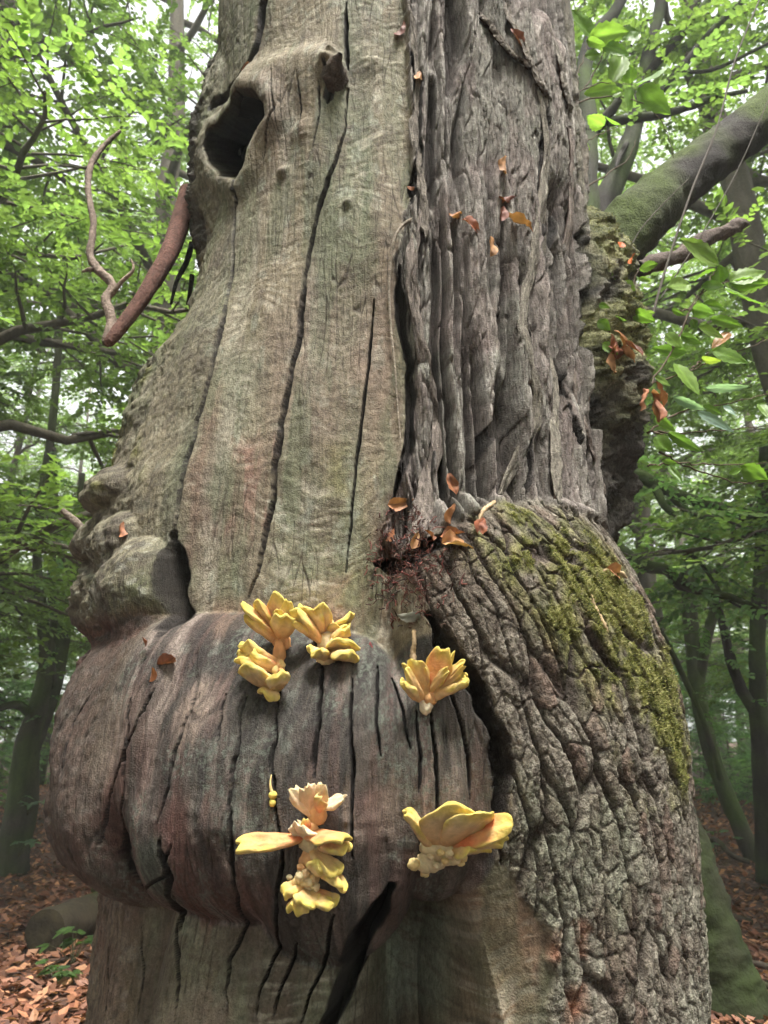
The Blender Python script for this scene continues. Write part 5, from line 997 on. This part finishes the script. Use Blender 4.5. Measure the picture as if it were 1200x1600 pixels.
wild_tree('forked_tree', 'slim forked tree with mossy green foot and two sinuous stems beside the flank burl', [
    [(8, 1395, 10.4, 62), (22, 1330, 10.4, 52), (36, 1250, 10.4, 46), (42, 1170, 10.4, 40), (58, 1110, 10.4, 30), (72, 1040, 10.4, 22), (66, 960, 10.4, 17), (58, 890, 10.4, 15), (62, 800, 10.4, 14), (80, 680, 10.4, 13), (92, 540, 10.4, 11), (100, 380, 10.4, 8)],
    [(42, 1180, 10.4, 36), (62, 1130, 10.5, 30), (84, 1070, 10.6, 26), (98, 1000, 10.7, 22), (112, 930, 10.8, 16), (120, 850, 10.8, 12), (128, 740, 10.8, 9)],
    [(86, 1075, 10.5, 10), (80, 1030, 10.4, 12), (84, 960, 10.4, 14), (80, 900, 10.4, 12), (86, 800, 10.4, 10), (84, 700, 10.4, 7)],
    [(52, 1120, 10.4, 16), (34, 1104, 10.2, 14), (14, 1102, 10.0, 12), (-14, 1112, 9.8, 9)],
    [(112, 930, 10.8, 6), (102, 880, 10.4, 6), (82, 850, 10.2, 5), (60, 800, 10.0, 4), (30, 770, 9.8, 3)]], seed=401, moss=.45, foliage={1: 22, 2: 18, 4: 10})
wild_tree('leaning_tree', 'leaning trunk sheathed in bright green moss right behind the barked swelling', [
    [(1172, 1640, 5.2, 130), (1152, 1570, 5.2, 98), (1126, 1490, 5.25, 82), (1098, 1400, 5.3, 72), (1066, 1310, 5.4, 72), (1026, 1200, 5.5, 66), (976, 1060, 5.7, 60), (916, 880, 6.0, 54), (850, 650, 6.4, 46)]], seed=402, moss=.45, mossc=(52, 64, 30), base=(52, 48, 40), hi=150)
wild_tree('slanted_tree', 'slanted mossy trunk standing on brown litter farther behind the leaning mossy one', [
    [(1188, 1375, 11.2, 36), (1178, 1340, 11.2, 30), (1156, 1290, 11.3, 27), (1130, 1230, 11.4, 25), (1104, 1150, 11.6, 24), (1088, 1060, 11.8, 24), (1078, 960, 12, 22), (1074, 860, 12, 18)],
    [(1090, 1070, 11.8, 18), (1104, 1000, 11.7, 16), (1118, 940, 11.7, 14), (1126, 880, 11.7, 10)], [(1130, 1230, 11.4, 12), (1100, 1130, 11.0, 10), (1060, 1040, 10.8, 9), (1030, 980, 10.6, 8), (1010, 930, 10.5, 7)]], seed=403, moss=.75, foliage={1: 12, 2: 26})
wild_tree('dark_tree', 'dark upright trunk with a bent side stem behind the leafy low boughs', [
    [(1204, 1380, 9.5, 44), (1196, 1280, 9.5, 34), (1190, 1180, 9.5, 30), (1184, 1090, 9.5, 27), (1184, 980, 9.6, 24), (1192, 860, 9.7, 22), (1196, 700, 9.8, 18)],
    [(1186, 1120, 9.5, 22), (1160, 1080, 9.5, 18), (1142, 1030, 9.5, 16), (1130, 980, 9.5, 13), (1116, 930, 9.5, 10)]], seed=404, moss=.2, base=(58, 54, 50), foliage={1: 14})
wild_tree('mossy_bough_tree', 'tree hidden by the old trunk whose mossy boughs reach out low and level', [
    [(880, 1500, 7.6, 60), (890, 1200, 7.6, 52), (900, 950, 7.7, 48), (910, 760, 7.8, 44)],
    [(900, 800, 7.7, 26), (972, 862, 7.3, 22), (1010, 884, 7.2, 20), (1044, 892, 7.1, 18), (1062, 914, 7.1, 16), (1100, 924, 7.0, 14), (1150, 936, 6.9, 11), (1200, 960, 6.8, 8)],
    [(905, 730, 7.7, 24), (985, 738, 7.3, 22), (1030, 760, 7.2, 20), (1080, 780, 7.1, 18), (1140, 796, 7.0, 17), (1210, 812, 6.8, 14)],
    [(1022, 758, 7.2, 14), (1038, 790, 7.1, 12), (1056, 806, 7.1, 9)], [(1050, 778, 7.1, 10), (1085, 806, 7, 8), (1140, 806, 6.9, 6), (1210, 830, 6.8, 5)], [(1062, 905, 7.1, 8), (1084, 870, 7.1, 6), (1130, 930, 7, 5), (1160, 950, 6.9, 4)]], seed=405, moss=.6, base=(52, 48, 42), foliage={1: 20, 2: 26, 4: 16, 5: 14})
wild_tree('twin_stem_tree', 'tree with a dark and a pale stem rising behind the mossy limb stump', [
    [(930, 700, 5.2, 40), (922, 420, 5.2, 38), (918, 320, 5.2, 36), (916, 240, 5.25, 34), (920, 190, 5.3, 30), (912, 120, 5.35, 24), (925, 60, 5.4, 22), (960, 20, 5.5, 18), (990, -40, 5.6, 14)],
    [(925, 520, 5.3, 40), (938, 340, 5.3, 42), (962, 280, 5.35, 36), (985, 220, 5.4, 30), (1000, 160, 5.5, 24), (1012, 90, 5.55, 20), (1030, 20, 5.6, 18), (1036, -40, 5.7, 16)],
    [(918, 210, 5.25, 24), (942, 190, 5.2, 18), (956, 172, 5.15, 16), (968, 155, 5.1, 12)], [(950, 190, 5.2, 16), (1000, 184, 5.1, 14), (1030, 180, 5.05, 13), (1080, 166, 5, 12), (1120, 152, 4.95, 9), (1168, 142, 4.9, 6)],
    [(1008, 120, 5.5, 13), (1040, 80, 5.4, 14), (1072, 46, 5.35, 13), (1112, -6, 5.3, 12), (1140, -40, 5.3, 9)], [(1000, 190, 5.4, 12), (1040, 134, 5.3, 12), (1080, 88, 5.25, 12), (1120, 40, 5.2, 11), (1168, -6, 5.1, 9)],
    [(985, 215, 5.4, 10), (970, 240, 5.2, 8), (962, 262, 5.1, 5)], [(1050, 108, 5.2, 6), (1110, 110, 5.1, 6), (1200, 68, 5.0, 5)]], seed=406, moss=.25, base=(58, 54, 50), foliage={4: 26, 5: 26, 3: 14, 7: 12}, pal=PAL_G)
# the sawn log
def log_():
    o = tag(empty('fallen_log', tuple(at(95, 1492, 6.7))), 'sawn mossy log lying on brown leaves beside the old trunk', 'log'); a = at(70, 1462, 6.5); b = at(196, 1452, 7.9); a[2] = gh(a[0], a[1]) + .15; b[2] = gh(b[0], b[1]) + .16
    P = a + np.linspace(0, 1, 30)[:, None] * (b - a); V, F = tube_geo(P, .17, 28, 7, .06, cap=False); up = np.zeros(len(V)); up[:] = (V[:, 2] - np.repeat(P[:, 2], 28)) / .19 * .6
    nb = NB(); nb.add(V, F, np.clip(tree_cols(V, (74, 66, 54), (80, 84, 50), -.15, up, 1.2, 61) * .75, .003, .6)); nb.build('bark', M['fbark'], o)
    ring = V[:28]; ax = (b - a) / np.linalg.norm(b - a); rr = np.linspace(1, 0, 9); W = np.concatenate([a + (ring - a) * k - ax * .012 * (1 - k ** 6) for k in rr]); i, j = np.meshgrid(np.arange(8), np.arange(28), indexing='ij'); j1 = (j + 1) % 28
    cc = np.concatenate([np.repeat([lin((82, 74, 56)) * .42 * (1 + .25 * math.sin(k * 60))], 28, 0) for k in rr]) * (1 + .4 * noise3(W[:, 0] * 14, W[:, 1] * 14, W[:, 2] * 14, 9))[:, None]; nb = NB(); nb.add(W, np.stack([i * 28 + j1, i * 28 + j, (i + 1) * 28 + j, (i + 1) * 28 + j1], -1).reshape(-1, 4), np.clip(cc, .003, .5)); nb.build('cut_end', M['fbark'], o)
log_()
def ground_stick(pts, label, w_, seed):
    P = spline(np.array([(at(px, py, Y)[0], Y, float(gh(at(px, py, Y)[0], Y)) + dz) for px, py, Y, dz in pts]), 22); V, F = tube_geo(P, np.linspace(w_, w_ * .6, 22), 8, seed, .2); c = P[0]
    o = tag(link('fallen_stick', np_mesh('fallen_stick', V - c, F, np.clip(tree_cols(V, (92, 82, 72), (76, 92, 40), .05, s=1.5, seed=seed) * .7, .003, .5)), M['fbark']), label, 'stick'); o.location = tuple(c)
ground_stick([(1155, 1505, 6.2, .03), (1180, 1512, 6.15, .05), (1225, 1530, 6.05, .04)], 'brown fallen stick on the litter beside the leaning mossy trunk, the farther of two', .03, 1)
ground_stick([(1165, 1540, 5.75, .03), (1190, 1548, 5.7, .05), (1230, 1560, 5.6, .04)], 'brown fallen stick on the litter beside the leaning mossy trunk, the closer of two', .028, 2)
ground_stick([(1132, 1445, 7.9, .03), (1150, 1452, 7.8, .05), (1178, 1456, 7.7, .03)], 'short mossy fallen stick on bare litter beyond the two brown sticks', .04, 3)
ground_stick([(1090, 1335, 11.5, .03), (1120, 1338, 11.2, .25), (1145, 1345, 11.0, .10), (1172, 1350, 10.9, .04)], 'arched fallen branch on the litter at the foot of the slanted trunk', .05, 4)
def low_plant(label, px, py, Y, n, hgt, seed, tone=((96, 128, 72), (116, 150, 90), (84, 112, 64)), name='low_plant', z0=None):
    r = np.random.default_rng(seed); p = at(px, py, Y); base = np.array([p[0], Y, float(gh(p[0], Y)) if z0 is None else p[2] - hgt * .5]); o = tag(empty(name, tuple(base)), label, 'plant')
    sb = NB()
    for k in range(n):
        a = r.random() * 6.28; h_ = hgt * (.5 + .6 * r.random()); tip = base + np.array([math.cos(a) * hgt * .9 * r.random(), math.sin(a) * hgt * .6 * r.random(), h_]); V, F = tube_geo(spline(np.array([base, (base + tip) / 2 + [0, 0, .1 * hgt], tip]), 8), np.linspace(.004, .002, 8), 5); sb.add(V, F, lin((90, 90, 60)) * .6)
        for q in range(3):
            d = np.array([math.cos(a + (q - 1) * 1.1), math.sin(a + (q - 1) * 1.1), r.normal(-.1, .2)]); c = lin(tone[int(r.integers(0, 3))]) * .6; V, F, vn = leaf_geo(tip, tip + d * (.07 + .04 * r.random()), .055, (r.normal(0, .2), r.normal(-.3, .2), 1), .2, -.1, k, .06, 9, 3); link('leaf', np_mesh('leaf', V, F, np.repeat([c], len(V), 0) * (1 + .3 * vn)[:, None]), M['fresh'], o)
    sb.build('stem', M['stem'], o)
low_plant('low bramble plant with green leaves in front of the sawn log', 112, 1520, 6.1, 9, .22, 1)
low_plant('small green seedling clump on the litter in front of the bramble', 85, 1565, 5.6, 7, .13, 2)
low_plant('pale leaf sprig at the mossy foot of the forked tree', 45, 1258, 9.4, 5, .22, 3, ((126, 154, 128), (140, 166, 140), (112, 140, 112)), 'leaf_sprig', 0)
low_plant('lower pale leaf sprig beside the mossy foot of the forked tree', 30, 1325, 9.2, 5, .2, 4, ((126, 154, 128), (140, 166, 140), (112, 140, 112)), 'leaf_sprig', 0)
low_plant('pale leaf sprig over the litter behind the barked swelling', 1118, 1318, 8.6, 5, .24, 5, ((120, 150, 120), (136, 164, 136), (106, 136, 106)), 'leaf_sprig', 0)
# ------------------------------------------------------------------ damp air of the wood
def haze():
    m = bpy.data.materials.new('damp_air'); m.use_nodes = True; t = m.node_tree; t.nodes.clear()
    v = t.nodes.new('ShaderNodeVolumePrincipled'); v.inputs['Color'].default_value = (.93, .97, .93, 1); v.inputs['Density'].default_value = 0.004; v.inputs['Anisotropy'].default_value = 0.2
    o_ = t.nodes.new('ShaderNodeOutputMaterial'); t.links.new(v.outputs[0], o_.inputs['Volume'])
    nb = NB(); x0, x1, y0, y1, z0, z1 = -275, 275, -268, 284, -1.6, 27
    V = [(x, y, z) for z in (z0, z1) for y in (y0, y1) for x in (x0, x1)]; F = [(0, 2, 3, 1), (4, 5, 7, 6), (0, 1, 5, 4), (2, 6, 7, 3), (0, 4, 6, 2), (1, 3, 7, 5)]
    tag(nb.add(V, F) or nb.build('haze', m, None, False), 'thin pale damp air between the trees of the wood', 'haze', kind='stuff')
haze()
